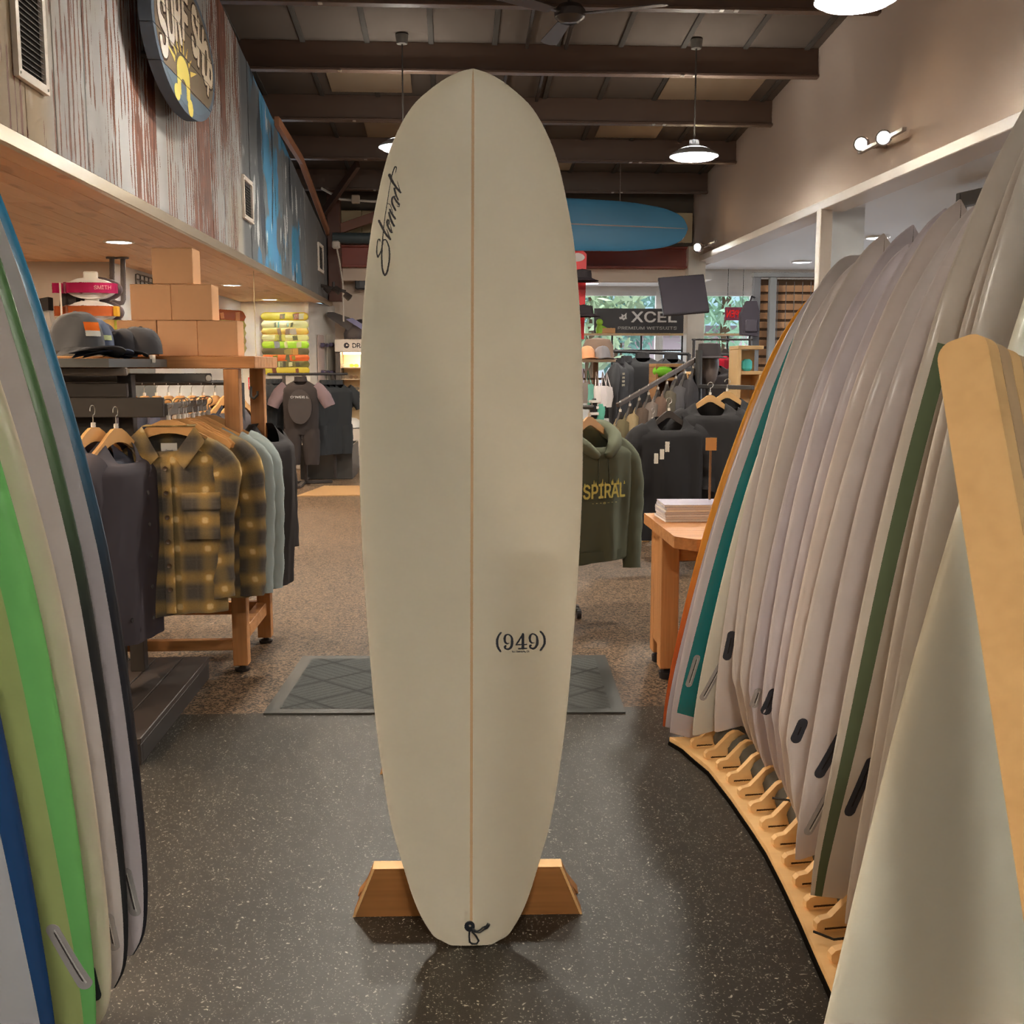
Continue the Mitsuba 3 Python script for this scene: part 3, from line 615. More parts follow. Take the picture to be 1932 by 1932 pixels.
tx = meshkit.text_mesh('San Clemente, CA', 0.0042, 0.0005, True); a0 = MB.local(965.6, 1231); k = 0.0425 / tx.extents[0]
tx.apply_scale([k, 1, 1]); tx.vertices = MB.lay(tx.vertices[:, :2] + np.array(a0), 1, tx.vertices[:, 2] + 0.0004)
add('place_mark', tx, 'satin', (60, 60, 66), BK)
p0 = np.array(MB.local(886, 1747))
add('leash_plug', MB.decal(Point(p0).buffer(0.0125, 16).difference(Point(p0 + [0.001, 0.0015]).buffer(0.003, 8)), 1, 0.003), 'gloss', (28, 34, 44), BK, label='black leash plug with a knotted cord loop')
def cord(px, r, lifts):
    loc = np.array([MB.local(x, y) for x, y in px]); return tube(MB.lay(loc, 1, np.array(lifts)), r, 6)
add('leash_cord', cat(cord([(886, 1750), (885, 1762), (886, 1775), (891, 1779), (899, 1779), (903, 1773), (898, 1763), (890, 1755)], 0.0022, [.005, .008, .006, .005, .005, .006, .008, .006]),
    cord([(889, 1750), (896, 1756), (905, 1757), (913, 1751), (919, 1748)], 0.0018, [.005, .007, .007, .008, .008]), cord([(890, 1749), (899, 1754), (906, 1750), (911, 1746), (918, 1745)], 0.0018, [.005, .01, .012, .01, .009]),
    cord([(914, 1748), (918, 1746), (922, 1740)], 0.0045, [.008, .009, .009])), 'satin', (30, 34, 40), BK, smooth=60)
# wooden stand behind the tail, and a second one further back
def stand(x0, x1, y, h, inset, lab, yaw=-1.6):
    k = thing('board_stand', lab, 'stand', None)
    Mx = xform(((x0 + x1) / 2, y, 0), rz=yaw); w = (x1 - x0) / 2
    m = plate_y(Polygon([(-w, 0), (w, 0), (w - inset, h), (-w + inset, h)]), 0.0, 0.045); m.apply_transform(Mx)
    add('front_plate', m, 'stand_wood', parent=k)
    e = [Polygon([(s * (w + .0005), 0), (s * (w - .006), 0), (s * (w - inset - .006), h), (s * (w - inset + .0005), h)]) for s in (-1, 1)]
    for q in e: m = plate_y(q, -0.0012, 0.0); m.apply_transform(Mx); add('worn_edge', m, 'ply_wood', parent=k)
    m = bx((-w + inset, 0.0, h), (w - inset, 0.045, h + 0.0015), 0.0005, Mx); add('top_edge', m, 'ply_wood', parent=k)
    m = plate_y(Polygon([(-w, 0), (w, 0), (w - inset, h * .55), (-w + inset, h * .55)]), 0.11, 0.155); m.apply_transform(Mx); add('rear_plate', m, 'stand_wood', parent=k)
    add('base', bx((-w + 0.02, 0.046, 0), (w - 0.02, 0.109, 0.03), 0.003, Mx), 'stand_wood', parent=k)
    return k, Mx
SK, SM = stand(-0.265, 0.325, 2.616, 0.128, 0.052, 'trapezoid wooden stand on the black floor holding the white display surfboard')
add('rest_pad', bx((-0.09, -0.085, 0.075), (0.09, -0.001, 0.118), 0.01, SM), 'matte', (40, 40, 42), SK)
stand(-0.26, 0.34, 3.60, 0.1, 0.05, 'second wooden stand further back on the floor, its corner peeking out beside the display surfboard', -1.0)

# ------------------------------------------------------------------ fin boxes
def capsule(a, b, r):
    return LineString([a, b]).buffer(r, 10)
def fin_box(B, key, a, b, style):
    side = -1
    a, b = np.array(a, float), np.array(b, float); d = (b - a) / np.linalg.norm(b - a)
    if style == 'dark':
        add('fin_box', B.decal(capsule(a, b, 0.0145).difference(capsule(a + d * .012, b - d * .012, 0.0022)), side, 0.001), 'satin', (44, 48, 58), key, label='dark fin box')
        k = key_for(key + '__fin_box_slot'); scene[k] = shape(B.decal(capsule(a + d * .012, b - d * .012, 0.0022), side, 0.0002), 'satin', (20, 20, 24))
    else:
        k = add('fin_box', B.decal(capsule(a, b, 0.0125).difference(capsule(a + d * .006, b - d * .006, 0.0022)), side, 0.0016), 'gloss', (166, 162, 162), key, label='clear fin box with a narrow slot')
        add('slot', B.decal(capsule(a + d * .006, b - d * .006, 0.0022), side, 0.0002), 'satin', (70, 66, 66), k)
        n = np.array([-d[1], d[0]]); add('rim', B.decal(capsule(a + n * .0034, b + n * .0034, 0.0011), side, 0.0026), 'gloss', (226, 224, 222), k)
def rack_board(name, X0, Y, al, W, L, yaw, outline, lab, col, group, z0=0.09, stripes=(), notch=0.0, boxes=(), cuts=(), tcuts=(), stringer=None, plug=None, thick=0.062):
    yw, a = math.radians(yaw), math.radians(al)
    lat = np.array([math.cos(yw), math.sin(yw), 0]); up = np.array([0, 0, 1.0]); n = np.array([-math.sin(yw), math.cos(yw), 0])
    M = np.eye(4); M[:3, 0], M[:3, 1], M[:3, 2] = math.cos(a) * lat - math.sin(a) * up, n, math.sin(a) * lat + math.cos(a) * up; M[:3, 3] = (X0, Y, z0)
    k = thing('surfboard', lab, 'surfboard', group)
    B = Board(M, L, W, outline, +1, rock=lambda t: ROCK(t, L / 1.85), thick=thick, notch=notch, nt=54, nu=14, cuts=cuts, tcuts=tcuts, line=.0028 if stringer else 0)
    B.skin(k, col, 'gloss', list(stripes) + ([('stringer', lambda u, s, t: (np.abs(u) < .0115) & (s < 0) & (t > .12), stringer, None)] if stringer else []))
    for a0, b0, st in boxes: fin_box(B, k, a0, b0, st)
    if plug is not None:
        add('leash_plug', B.decal(Point(plug).buffer(0.016, 16).difference(Point(plug).buffer(0.012, 12)), -1, 0.001), 'satin', (130, 126, 124), k)
        add('plug_cup', B.decal(unary_union([Point(plug[0] - .004, plug[1] + .004).buffer(0.004), Point(plug[0] + .003, plug[1] - .004).buffer(0.005)]), -1, 0.0006), 'satin', (60, 48, 46), k)
    return k, B
WHT, LIL = (210, 202, 200), (200, 192, 198)
def fade(L, c0, c1, z0, z1):
    def f(v):
        t = np.clip((v[:, 2] - z0) / (z1 - z0), 0, 1)[:, None]; t = t * t * (3 - 2 * t)
        return lin(c0) * (1 - t) + lin(c1) * t
    return f
rail_l = lambda lim: (lambda u, s, t: u < lim)
rail_r = lambda lim: (lambda u, s, t: u > lim)
GR = 'surfboards standing in the right-hand rack'
band = lambda u0, u1, t0, t1: (lambda u, s, t: (u > u0) & (u < u1) & (s < 0) & (t > t0) & (t < t1))
R = [
 (.913, 3.88, 19.4, .515, 1.78, ROUND, 'white surfboard with an orange rail, first in the rack beside the wooden table', LIL, dict(z0=.012, cuts=(-.93,), stripes=[('rail', lambda u, s, t: ((u < -.93) | (s > 0)), fade(1.8, (180, 84, 40), (222, 152, 48), 0.3, 0.9), 'orange rail, redder towards the tail')], boxes=[((-.09, .10), (-.085, .07), 'dark')])),
 (.923, 3.80, 19.1, .51, 1.823, ROUND, 'white surfboard with a teal band on its bottom, next to the orange-railed board', LIL, dict(z0=.015, cuts=(-.88, 0.1), tcuts=(.045,), stripes=[('band', band(-.88, 0.1, .045, .93), (30, 112, 116), 'teal band')], boxes=[((-.15, .30), (-.14, .20), 'clear')])),
 (.975, 3.66, 18.4, .504, 1.837, ROUND, 'white surfboard with a clear fin box and round plug, before the teal-banded board', (214, 211, 200), dict(z0=.055, notch=.06, boxes=[((-.135, .278), (-.15, .147), 'clear')], plug=(-.075, .15))),
 (1.049, 3.62, 14.0, .517, 1.75, ROUND, 'white surfboard with a rounded nose and a dark twin fin box, behind the pointed noses', WHT, dict(notch=.05, boxes=[((-.19, .357), (-.182, .28), 'dark')])),
 (1.069, 3.50, 11.4, .50, 1.70, PULLED, 'white surfboard fifth from the orange-railed one, its nose hidden between pointed boards', WHT, {}),
 (1.061, 3.38, 12.6, .514, 1.786, PULLED, 'white surfboard with the lowest pointed nose showing a pale stringer', (212, 203, 198), dict(stringer=(150, 132, 120))),
 (1.048, 3.26, 14.6, .522, 1.817, PULLED, 'white surfboard with a sharp nose and yellowed tail edge, just past the pale-stringer nose', LIL, dict(stringer=(96, 88, 84), boxes=[((-.17, .264), (-.167, .22), 'clear')])),
 (1.059, 3.14, 12.4, .493, 1.722, PULLED, 'short white surfboard with only its dark nose tip showing between two taller boards', (208, 200, 204), dict(stringer=(80, 74, 72), boxes=[((-.172, .303), (-.175, .245), 'dark')])),
 (1.045, 3.02, 14.4, .506, 1.833, PULLED, 'white surfboard whose nose just shows behind the tall nose with a dark stringer', LIL, dict(stringer=(84, 78, 76))),
 (1.030, 2.90, 14.4, .511, 1.841, PULLED, 'white surfboard with a tall pointed nose and a dark stringer line', (214, 203, 199), dict(stringer=(88, 72, 70))),
 (1.008, 2.78, 15.5, .505, 1.83, PULLED, 'white surfboard between the dark-stringer nose and the board with two long fin boxes', WHT, dict(boxes=[((-.171, .325), (-.173, .281), 'dark')])),
 (1.03, 2.62, 13.5, .503, 1.83, SHORT, 'white swallow-tailed surfboard pulled forward, a dark and a clear fin box on its bottom', (204, 195, 195), dict(stringer=(96, 84, 80), notch=.06, boxes=[((-.14, .366), (-.165, .25), 'dark'), ((-.118, .215), (-.138, .088), 'clear'), ((-.03, .10), (-.02, .055), 'dark')])),
 (1.014, 2.42, 13.9, .53, 2.105, SHORT, 'white surfboard with a long dark green band, in front of the swallow-tailed board', (208, 200, 192), dict(cuts=(-.93, -.79), tcuts=(.64,), stripes=[('band', band(-.93, -.79, 0.0, .64), (84, 98, 74), 'dark green band')], boxes=[((-.125, .36), (-.135, .235), 'dark')])),
 (1.045, 2.29, 12.3, .50, 2.10, SHORT, 'tall white surfboard directly right of the green-banded board', (208, 200, 193), {}),
 (.999, 2.14, 12.4, .502, 2.194, SHORT, 'tall white surfboard second from the plywood end post', (210, 203, 199), {}),
 (.648, 1.50, 16.8, .516, 2.168, ROUND, 'large near white surfboard right behind the plywood end post', (228, 228, 214), dict(z0=0.01)),
]
for X0, Y, al, W, L, o, lab, col, kw in R:
    rack_board('surfboard', X0, Y, al, W, L, 14, o, lab, col, GR, **kw)
GL = 'surfboards standing in the left-hand rack'
BL = [
 (-.778, 2.25, -12.6, .55, 2.134, 'white surfboard with a blue rail fading to navy, nearest the clothing fixture', (206, 198, 204), dict(cuts=(.945,), stripes=[('rail', lambda u, s, t: ((u > .945) | (s > 0)), fade(2.1, (38, 40, 48), (56, 126, 166), .75, 1.6), 'blue rail darkening to navy at the tail')], boxes=[((.112, .205), (.10, .11), 'clear')])),
 (-.778, 2.12, -12.3, .529, 2.17, 'pale grey surfboard with a green rail fading to black, second from the clothing fixture', (196, 190, 190), dict(cuts=(.94,), stripes=[('rail', lambda u, s, t: ((u > .94) | (s > 0)), fade(2.1, (36, 38, 42), (84, 118, 78), .7, 1.5), 'green rail darkening to black at the tail')], boxes=[((.10, .17), (.09, .105), 'clear')])),
 (-.77, 1.98, -13.7, .547, 2.132, 'cream surfboard with a cream rail, between the green-railed and the bright green boards', (226, 212, 192), dict(boxes=[((.09, .135), (.08, .079), 'dark')])),
 (-.757, 1.85, -13.7, .544, 2.141, 'bright green surfboard with an olive bottom and a clear fin box', (166, 180, 116), dict(cuts=(.83,), stripes=[('rail', lambda u, s, t: (u > .83) | (s > 0), (112, 184, 104), 'bright green rail')], boxes=[((.118, .299), (.132, .182), 'clear')])),
 (-.751, 1.66, -15.0, .541, 2.149, 'grey-blue surfboard with a navy rail, at the left edge nearest the camera', (150, 156, 166), dict(cuts=(.88,), stripes=[('rail', lambda u, s, t: (u > .88) | (s > 0), (28, 60, 104), 'navy rail')])),
]
for X0, Y, al, W, L, lab, col, kw in BL:
    rack_board('surfboard', X0, Y, al, W, L, -8, LONG, lab, col, GL, thick=0.07, **kw)

# ------------------------------------------------------------------ racks
k = thing('board_rack', 'low plywood floor rack with rounded slotted ribs under the white surfboards', 'rack')
edge = [(0.80, 3.84), (.83, 3.76), (.85, 3.65), (.875, 3.53), (.888, 3.28), (.892, 3.05), (.892, 2.9), (.88, 2.7), (.865, 2.51), (.85, 2.36), (.83, 2.14), (.80, 1.9), (.76, 1.6), (.72, 1.3)]
base = Polygon(edge + [(1.75, 1.3), (1.75, 3.84)])
add('base', extr(base, 0.03), 'ply_wood', parent=k)
add('edge_band', extr(LineString(edge).buffer(0.006, cap_style=2).difference(base), 0.014), 'matte', (22, 20, 18), k, label='black edge band')
RY = math.radians(5)
prof = Polygon([(0.008, 0.03), (0.0, 0.036), (0.0, 0.052), (0.01, 0.062), (0.035, 0.067), (0.06, 0.092), (0.085, 0.118), (0.105, 0.128), (0.125, 0.126), (0.15, 0.11), (0.17, 0.085), (0.2, 0.07), (0.72, 0.07), (0.72, 0.03)])
rys = [3.73, 3.61, 3.51, 3.39, 3.27, 3.15, 3.03, 2.91, 2.79, 2.67, 2.55, 2.44, 2.30, 2.18, 2.06, 1.94, 1.82, 1.70, 1.58]
for y in rys:
    ex = np.interp(y, [e[1] for e in edge[::-1]], [e[0] for e in edge[::-1]])
    Mx = frame_m((ex + 0.02, y, 0), (math.cos(RY), math.sin(RY), 0), (math.sin(RY), -math.cos(RY), 0)) @ xform((0, 0, -0.011))
    m = extr(prof, 0.022, Mx); 
    add('rib', m, 'ply_wood', parent=k)
    m = extr(Polygon([(0.02, 0.036), (0.075, 0.037), (0.08, 0.041), (0.02, 0.041)]), 0.0235, Mx @ xform((0, 0, -0.0008)))
    add('slot_line', m, 'matte', (70, 50, 34), k)
for y0, y1 in zip(rys[:-1], rys[1:]):
    e0, e1 = [np.interp(y, [e[1] for e in edge[::-1]], [e[0] for e in edge[::-1]]) for y in (y0, y1)]
    q = lambda e, y, d: np.array([e + 0.02 + 0.14 * math.cos(RY), y + 0.14 * math.sin(RY) + d, 0.073])
    a, c2 = q(e0, y0, -0.014), q(e1, y1, 0.014); n = 6
    t = np.linspace(0, 1, n); P = a + np.outer(t, c2 - a); P[:, 2] -= 0.012 * np.sin(np.pi * t)
    add('foam', tube(P, 0.063 - 0.006 * np.sin(np.pi * t), 12), 'matte', (92, 90, 84), k, smooth=50)
add('cord', tube([(0.93, 2.98, 0.145), (0.97, 2.95, 0.15), (1.02, 2.9, 0.13), (1.08, 2.86, 0.1)], 0.0035, 6), 'satin', (40, 36, 34), k, smooth=60)
add('cord', tube([(0.86, 2.40, 0.05), (0.9, 2.37, 0.045), (0.96, 2.37, 0.05)], 0.003, 6), 'satin', (30, 28, 28), k, smooth=60)
k = thing('wall_rack', 'plywood upper rack that the leaning surfboards rest against, behind them', 'rack')
add('rail', bx((1.80, 1.2, 1.10), (1.86, 4.0, 1.24), 0.006), 'ply_wood', parent=k)
for y in (1.3, 2.6, 3.9): add('post', bx((1.87, y - 0.04, 0), (1.95, y + 0.04, 1.3), 0.005), 'ply_wood', parent=k)
# laminated plywood end post, leaning, close to the camera
k = thing('rack_post', 'pale plywood end post with a rounded top and laminated layers, close at the right edge', 'post')
A, Bp = at(1771, 700, 1.22), at(1925, 1700, 1.02)
up = (A - Bp) / np.linalg.norm(A - Bp); yw = math.radians(-55)
x = np.array([math.cos(yw), math.sin(yw), 0]); x -= up * (x @ up); x /= np.linalg.norm(x); nn = np.cross(x, up)
low = Bp - up * (Bp[2] / up[2]); H = np.linalg.norm(A - low)
for i in range(4):
    w, r = 0.060, 0.02; h = H + 0.03 - 0.002 * i
    q = Polygon([(0, 0.0), (w + .03, 0.0), (w, h), (0, h)]).buffer(-r).buffer(r, 6)
    q = unary_union([q, Polygon([(0, 0), (w + .03, 0), (w + .02, 0.3), (0, 0.3)])])
    Mx = np.eye(4); Mx[:3, 0], Mx[:3, 1], Mx[:3, 2], Mx[:3, 3] = x, up, nn, low - nn * (0.026 * i + 0.025)
    if np.linalg.det(Mx[:3, :3]) < 0: Mx[:3, 2] *= -1
    m = extr(q, 0.0245, Mx); add('layer', m, 'ply_wood' if i % 2 == 0 else 'stand_pale', parent=k)
scene['stand_pale'] = princ(grain(L3(176, 146, 112), L3(198, 168, 132), 2, 0.6), 0.6)
# ================================================================== garments and hangers
def ring_loft(rings, closed=False):
    """Rings (m, n, 3) -> mesh with uv = (metres around, metres along)."""
    r = np.asarray(rings, float); m, n = r.shape[:2]
    r = np.concatenate([r, r[:, :1]], 1)
    du = np.linalg.norm(np.diff(r, axis=1), axis=2); u = np.concatenate([np.zeros((m, 1)), np.cumsum(du, 1)], 1); u -= u[:, -1:] / 2
    v = r.reshape(-1, 3); f = []
    for i in range(m - 1):
        for j in range(n):
            a = i * (n + 1) + j; f.append([a, a + 1, a + n + 2, a + n + 1])
    return v, np.array(f), u
def smooth_n(v, f, n):
    """Normals that do not break at the seam of the loft."""
    f = np.asarray(f); t = np.vstack([f[:, [0, 1, 2]], f[:, [0, 2, 3]]]); N = np.zeros_like(v)
    fn = np.cross(v[t[:, 1]] - v[t[:, 0]], v[t[:, 2]] - v[t[:, 0]])
    for k in range(3): np.add.at(N, t[:, k], fn)
    N = N.reshape(-1, n + 1, 3); N[:, 0] += N[:, -1]; N[:, -1] = N[:, 0]; N = N.reshape(-1, 3)
    return N / np.maximum(np.linalg.norm(N, axis=1, keepdims=True), 1e-12)
def put(key, v, f, N, uv, bsdf, col):
    color = None if bsdf == 'plaid' else np.tile(lin(col), (len(v), 1))
    path = meshkit.write_ply((v, f), True, uv, color, normals=N)
    scene[key] = {'type': 'ply', 'filename': path, 'face_normals': False, 'bsdf': {'type': 'ref', 'id': bsdf}}; USED.add(key)
def torso(key, name, W, H, D, bsdf, col, seed=0, neck=0.085, dip=0.07, slope=0.10, fold=0.012, hem_out=0.0, taper=0.96, n=72, m=40):
    g = np.random.default_rng(seed); ph = g.random(6) * 6.28
    th = np.arange(n) * 2 * np.pi / n; c, s = np.cos(th), np.sin(th); rings = []
    for i in range(m):
        k = i / (m - 1)
        if k < 0.78:
            q = k / 0.78; z = -H + q * (H - slope - 0.02); w = W / 2 * (taper + (1 - taper) * q) + hem_out * (1 - q) ** 2; d = D * (0.62 + 0.38 * q) * (1 - 0.1 * q * q); sh = 0
        else:
            q = (k - 0.78) / 0.22; z = -slope - 0.02 + q * (slope + 0.02); w = W / 2 * (1 - q) ** 1.0 + neck * q + 0.012 * np.sin(np.pi * q); d = D * (0.9 - 0.45 * q); sh = q
        e = 0.62
        x = w * np.sign(c) * np.abs(c) ** e; y = d * np.sign(s) * np.abs(s) ** (0.75)
        amp = fold * (1 - k) ** 0.8 * (1 - sh)
        y = y + amp * np.abs(s) ** .5 * (np.sin(x / W * 13 + ph[0] + 1.5 * k) + 0.7 * np.sin(x / W * 23 + ph[1] - 2 * k) * (s < 0) + 0.5 * np.sin(x / W * 8 + 9 * k + ph[2]))
        zz = z - dip * sh ** 2 * np.clip(-s, 0, 1) + 0.01 * np.sin(x / W * 5 + ph[3]) * (1 - k)
        rings.append(np.stack([x, y, zz], -1))
    v, f, u = ring_loft(rings); N = smooth_n(v, f, n)
    uv = np.stack([v[:, 0] + np.where(v[:, 1] > 0, 0.05, 0), v[:, 2]], -1)
    put(key_for(key + '__' + name), v, f, N, uv, bsdf, col)
def limb(key, name, pts, rad, bsdf, col, seed=0, flat=0.72, n=28, m=26, fold=0.003, cuff=True, label=None):
    g = np.random.default_rng(seed); ph = g.random(4) * 6.28
    p = np.array(pts, float); q = np.r_[0, np.cumsum(np.linalg.norm(np.diff(p, axis=0), axis=1))]; L = q[-1]; k = np.linspace(0, L, m)
    P = np.stack([PchipInterpolator(q, p[:, i])(k) for i in range(3)], 1); R_ = PchipInterpolator(q, rad)(k)
    t = np.gradient(P, axis=0); t /= np.linalg.norm(t, axis=1, keepdims=True)
    A = np.cross(t, [0, 1.0, 0]); A /= np.linalg.norm(A, axis=1, keepdims=True); B = np.cross(t, A)
    th = np.arange(n) * 2 * np.pi / n; rings = []
    for i in range(m):
        w = 1 + fold / R_[i] * (np.sin(3 * th + ph[0] + 7 * k[i]) + 0.8 * np.sin(k[i] * 55 + 2 * np.cos(th + ph[1])))
        if cuff and k[i] > L - 0.055: w = w * 0 + 0.97
        rings.append(P[i] + (R_[i] * w)[:, None] * (np.cos(th)[:, None] * A[i] + flat * np.sin(th)[:, None] * B[i]))
    v, f, u = ring_loft(rings); N = smooth_n(v, f, n); uv = np.stack([u.reshape(-1), np.repeat(k, n + 1)], -1)
    kk = key_for(key + '__' + name); put(kk, v, f, N, uv, bsdf, col); tag(kk, label)
def flap(key, name, quad, th, bsdf, col, n=8, bulge=0.004):
    """A small curved cloth piece over four corners (counter-clockwise from the front)."""
    q = np.array(quad, float); s, t = np.meshgrid(np.linspace(0, 1, n), np.linspace(0, 1, n), indexing='ij')
    P = ((1 - s) * (1 - t))[..., None] * q[0] + (s * (1 - t))[..., None] * q[1] + (s * t)[..., None] * q[2] + ((1 - s) * t)[..., None] * q[3]
    nn = np.cross(q[1] - q[0], q[3] - q[0]); nn /= np.linalg.norm(nn)
    top = P + nn * (th + bulge * np.sin(np.pi * s) * np.sin(np.pi * t))[..., None]
    v = np.concatenate([top.reshape(-1, 3), P.reshape(-1, 3)]); f = []
    for i in range(n - 1):
        for j in range(n - 1):
            a = i * n + j; f += [[a, a + n, a + n + 1, a + 1], [n * n + a, n * n + a + 1, n * n + a + n + 1, n * n + a + n]]
    e = [i * n for i in range(n)] + [(n - 1) * n + j for j in range(1, n)] + [i * n + n - 1 for i in range(n - 2, -1, -1)] + list(range(n - 2, 0, -1))
    for a, b2 in zip(e, e[1:] + e[:1]): f.append([b2, a, n * n + a, n * n + b2])
    m = trimesh.Trimesh(v, np.vstack([np.array(f)[:, [0, 1, 2]], np.array(f)[:, [0, 2, 3]]]), process=False); m.fix_normals()
    uv = np.stack([v[:, 0], v[:, 2]], -1)
    add(name, m, bsdf, col, key, smooth=True, uv=uv)
def hanger(o, yaw, lab, group, w=0.21, hook=0.085, col=(206, 156, 98), wave=True, tilt=0.0):
    k = thing('clothes_hanger', lab, 'hanger', group)
    if wave: up = [(0, .0), (.03, -.002), (.07, -.02), (.12, -.052), (w - .02, -.088), (w, -.108)]; lo = [(w - .008, -.128), (w - .05, -.112), (.12, -.088), (.07, -.066), (.03, -.056), (0, -.054)]
    else: up = [(0, 0), (.02, -.004), (w, -.12)]; lo = [(w - .004, -.142), (.02, -.05), (0, -.045)]
    P = up + lo; P = P + [(-x, z) for x, z in P[::-1]]
    Mx = xform(o, rz=yaw) @ xform((0, 0, 0), ry=tilt)
    m = plate_y(Polygon(P).buffer(0), -0.007, 0.007); m.apply_transform(Mx)
    k2 = add('body', m, 'satin', col, k)
    a = np.linspace(math.radians(200), math.radians(-70), 12); r = 0.019
    hk = [(0, 0, -0.01), (0, 0, hook * .45)] + [(-r * math.cos(math.pi - t) * 1.0, 0, hook * .45 + r + .01 + r * math.sin(t)) for t in np.linspace(-0.6, math.pi * 1.15, 10)]
    hk = [(0, 0, -.01), (0, 0, hook * .5)] + [(r * math.cos(t), 0, hook * .5 + 0.022 + r * math.sin(t)) for t in np.linspace(-math.pi / 2, math.pi * 1.05, 12)]
    add('hook', tm(tube(hk, 0.0022, 6), Mx), 'metal', (214, 210, 204), k, smooth=60)
    add('collar', tm(lathe([(0.0001, 0), (0.009, 0), (0.009, 0.018), (0.0001, 0.018)], 10), Mx), 'satin', (232, 226, 216), k, smooth=50)
    return k
def button(key, p, r=0.009, col=(70, 54, 40)):
    m = lathe([(0.0001, .004), (r * .6, .004), (r, .0055), (r, 0), (0.0001, 0)], 14, frame_m(p, (1, 0, 0), (0, -1, 0)))
    add('button', m, 'satin', col, key, smooth=40)

def shirt(M, lab, group, bsdf, col, seed, W=0.56, H=0.76, D=0.085, sleeve=0.58, details=True, out=0.05, cat_='shirt', cuffcol=None, name='shirt'):
    k = thing(name, lab, cat_, group)
    torso(k, 'body', W, H, D, bsdf, col, seed, neck=0.10, dip=0.10)
    for s in (-1, 1):
        limb(k, 'sleeve', [(s * (W / 2 - 0.10), 0, -0.09), (s * (W / 2 - 0.015), 0.0, -0.17), (s * (W / 2 + out), 0.005, -0.40), (s * (W / 2 + out * .6), -0.02, -0.1 - sleeve)], [0.07, 0.082, 0.07, 0.055], bsdf, col, seed + s + 3)
    if details:
        cl = lambda q, nm: flap(k, nm, q, 0.004, bsdf, col)
        cl([(-0.105, -0.012, 0.012), (-0.155, -0.075, -0.045), (-0.075, -0.108, -0.155), (-0.028, -0.085, -0.105)], 'collar')
        cl([(0.028, -0.085, -0.105), (0.075, -0.108, -0.155), (0.155, -0.075, -0.045), (0.105, -0.012, 0.012)], 'collar')
        cl([(-0.105, -0.012, 0.012), (-0.10, 0.045, 0.015), (0.10, 0.045, 0.015), (0.105, -0.012, 0.012)][::-1], 'collar_stand')
        flap(k, 'placket', [(-0.02, -D - 0.012, -H + 0.02), (0.02, -D - 0.012, -H + 0.02), (0.02, -D - 0.004, -0.13), (-0.02, -D - 0.004, -0.13)], 0.004, bsdf, col, bulge=0.0)
        for z in np.linspace(-0.15, -H + 0.12, 6): button(k, (0.0, -D - 0.019, z))
        for s in (-1, 1):
            x0, x1 = s * 0.065, s * 0.205
            flap(k, 'pocket', [(min(x0, x1), -D - 0.008, -0.44), (max(x0, x1), -D - 0.008, -0.44), (max(x0, x1), -D - 0.004, -0.27), (min(x0, x1), -D - 0.004, -0.27)], 0.006, bsdf, col)
            flap(k, 'pocket_flap', [(min(x0, x1) - .006, -D - 0.016, -0.32), (max(x0, x1) + .006, -D - 0.016, -0.32), (max(x0, x1) + .006, -D - 0.006, -0.25), (min(x0, x1) - .006, -D - 0.006, -0.25)], 0.008, bsdf, col)
        add('neck_label', bx((-0.035, -0.002, -0.115), (0.03, 0.0, -0.055), 0), 'matte', (212, 210, 206), k, label='white neck label')
        add('label_print', text('Roark', 0.009, facing((0, -0.0025, -0.088)), depth=0.0005), 'matte', (60, 60, 64), k) if False else None
    move(k, M); return k
# ================================================================== clothing fixture on the left
PL = thing('display_platform', 'low dark plank platform on the floor beneath the clothing fixture', 'platform')
f0, f1 = at_z(398, 1238, .1), at_z(264, 1393, .1)
xr = (f0[0] + f1[0]) / 2; y0, y1 = f1[1], f0[1]
for i, (a, b2) in enumerate(zip(np.linspace(-2.5, xr - 0.001, 13)[:-1], np.linspace(-2.5, xr, 13)[1:])):
    add('plank', bx((a + 0.002, y0, 0.075), (b2 - 0.002, y1, 0.1), 0.003), 'satin', np.array([58, 52, 50]) + rng.integers(-6, 7), PL)
add('skirt', cat(bx((-2.5, y0 + .005, 0), (xr - .005, y0 + 0.03, 0.074), 0.002), bx((xr - 0.03, y0 + .031, 0), (xr - .005, y1 - .005, 0.074), 0.002), bx((-2.5, y1 - 0.03, 0), (xr - .031, y1 - .005, 0.074), 0.002)), 'satin', (46, 42, 40), PL)
DK = (58, 58, 58)
FX = thing('clothing_fixture', 'charcoal wood clothing fixture with a hat shelf and hanging bars, standing on the dark platform', 'display rack')
def fx(name, m, col=DK, **k): return add(name, m, 'satin', col, FX, **k)
# posts and panel of the fixture
for x, y in ((-1.93, 4.55), (-1.36, 4.62), (-1.93, 4.05)):
    fx('post', bx((x - 0.03, y - 0.03, 0.1), (x + 0.03, y + 0.03, 1.37), 0.003), (50, 46, 44))
fx('back_panel', bx((-2.5, 4.64, 0.1), (-1.42, 4.66, 1.22), 0.002), (44, 42, 40))
s0, s1 = at(112, 676, 4.35), at(208, 676, 4.35); e1 = at(316, 686, 4.85)
zt = 1.432
sh = Polygon([(-2.4, 4.3), (s1[0], 4.33), (e1[0], 4.72), (e1[0], 4.84), (-2.4, 4.84)])
fx('hat_shelf', extr(sh, 0.034, xform((0, 0, zt - 0.034))), (70, 72, 72))
fx('shelf_bracket', cat(bx((-2.3, 4.36, 1.365), (-1.62, 4.39, 1.397), 0.004), bx((-1.66, 4.42, 1.365), (-1.3, 4.45, 1.397), 0.004)), (112, 104, 96))
p = np.array([e1[0], 4.73, zt - 0.017]); fx('round_sticker', lathe([(0.0001, .002), (0.013, .002), (0.013, 0), (0.0001, 0)], 18, frame_m(p + [-.012, -0.022, 0], (0.72, 0.69, 0), (0.69, -0.72, 0))), (196, 196, 192), smooth=30)
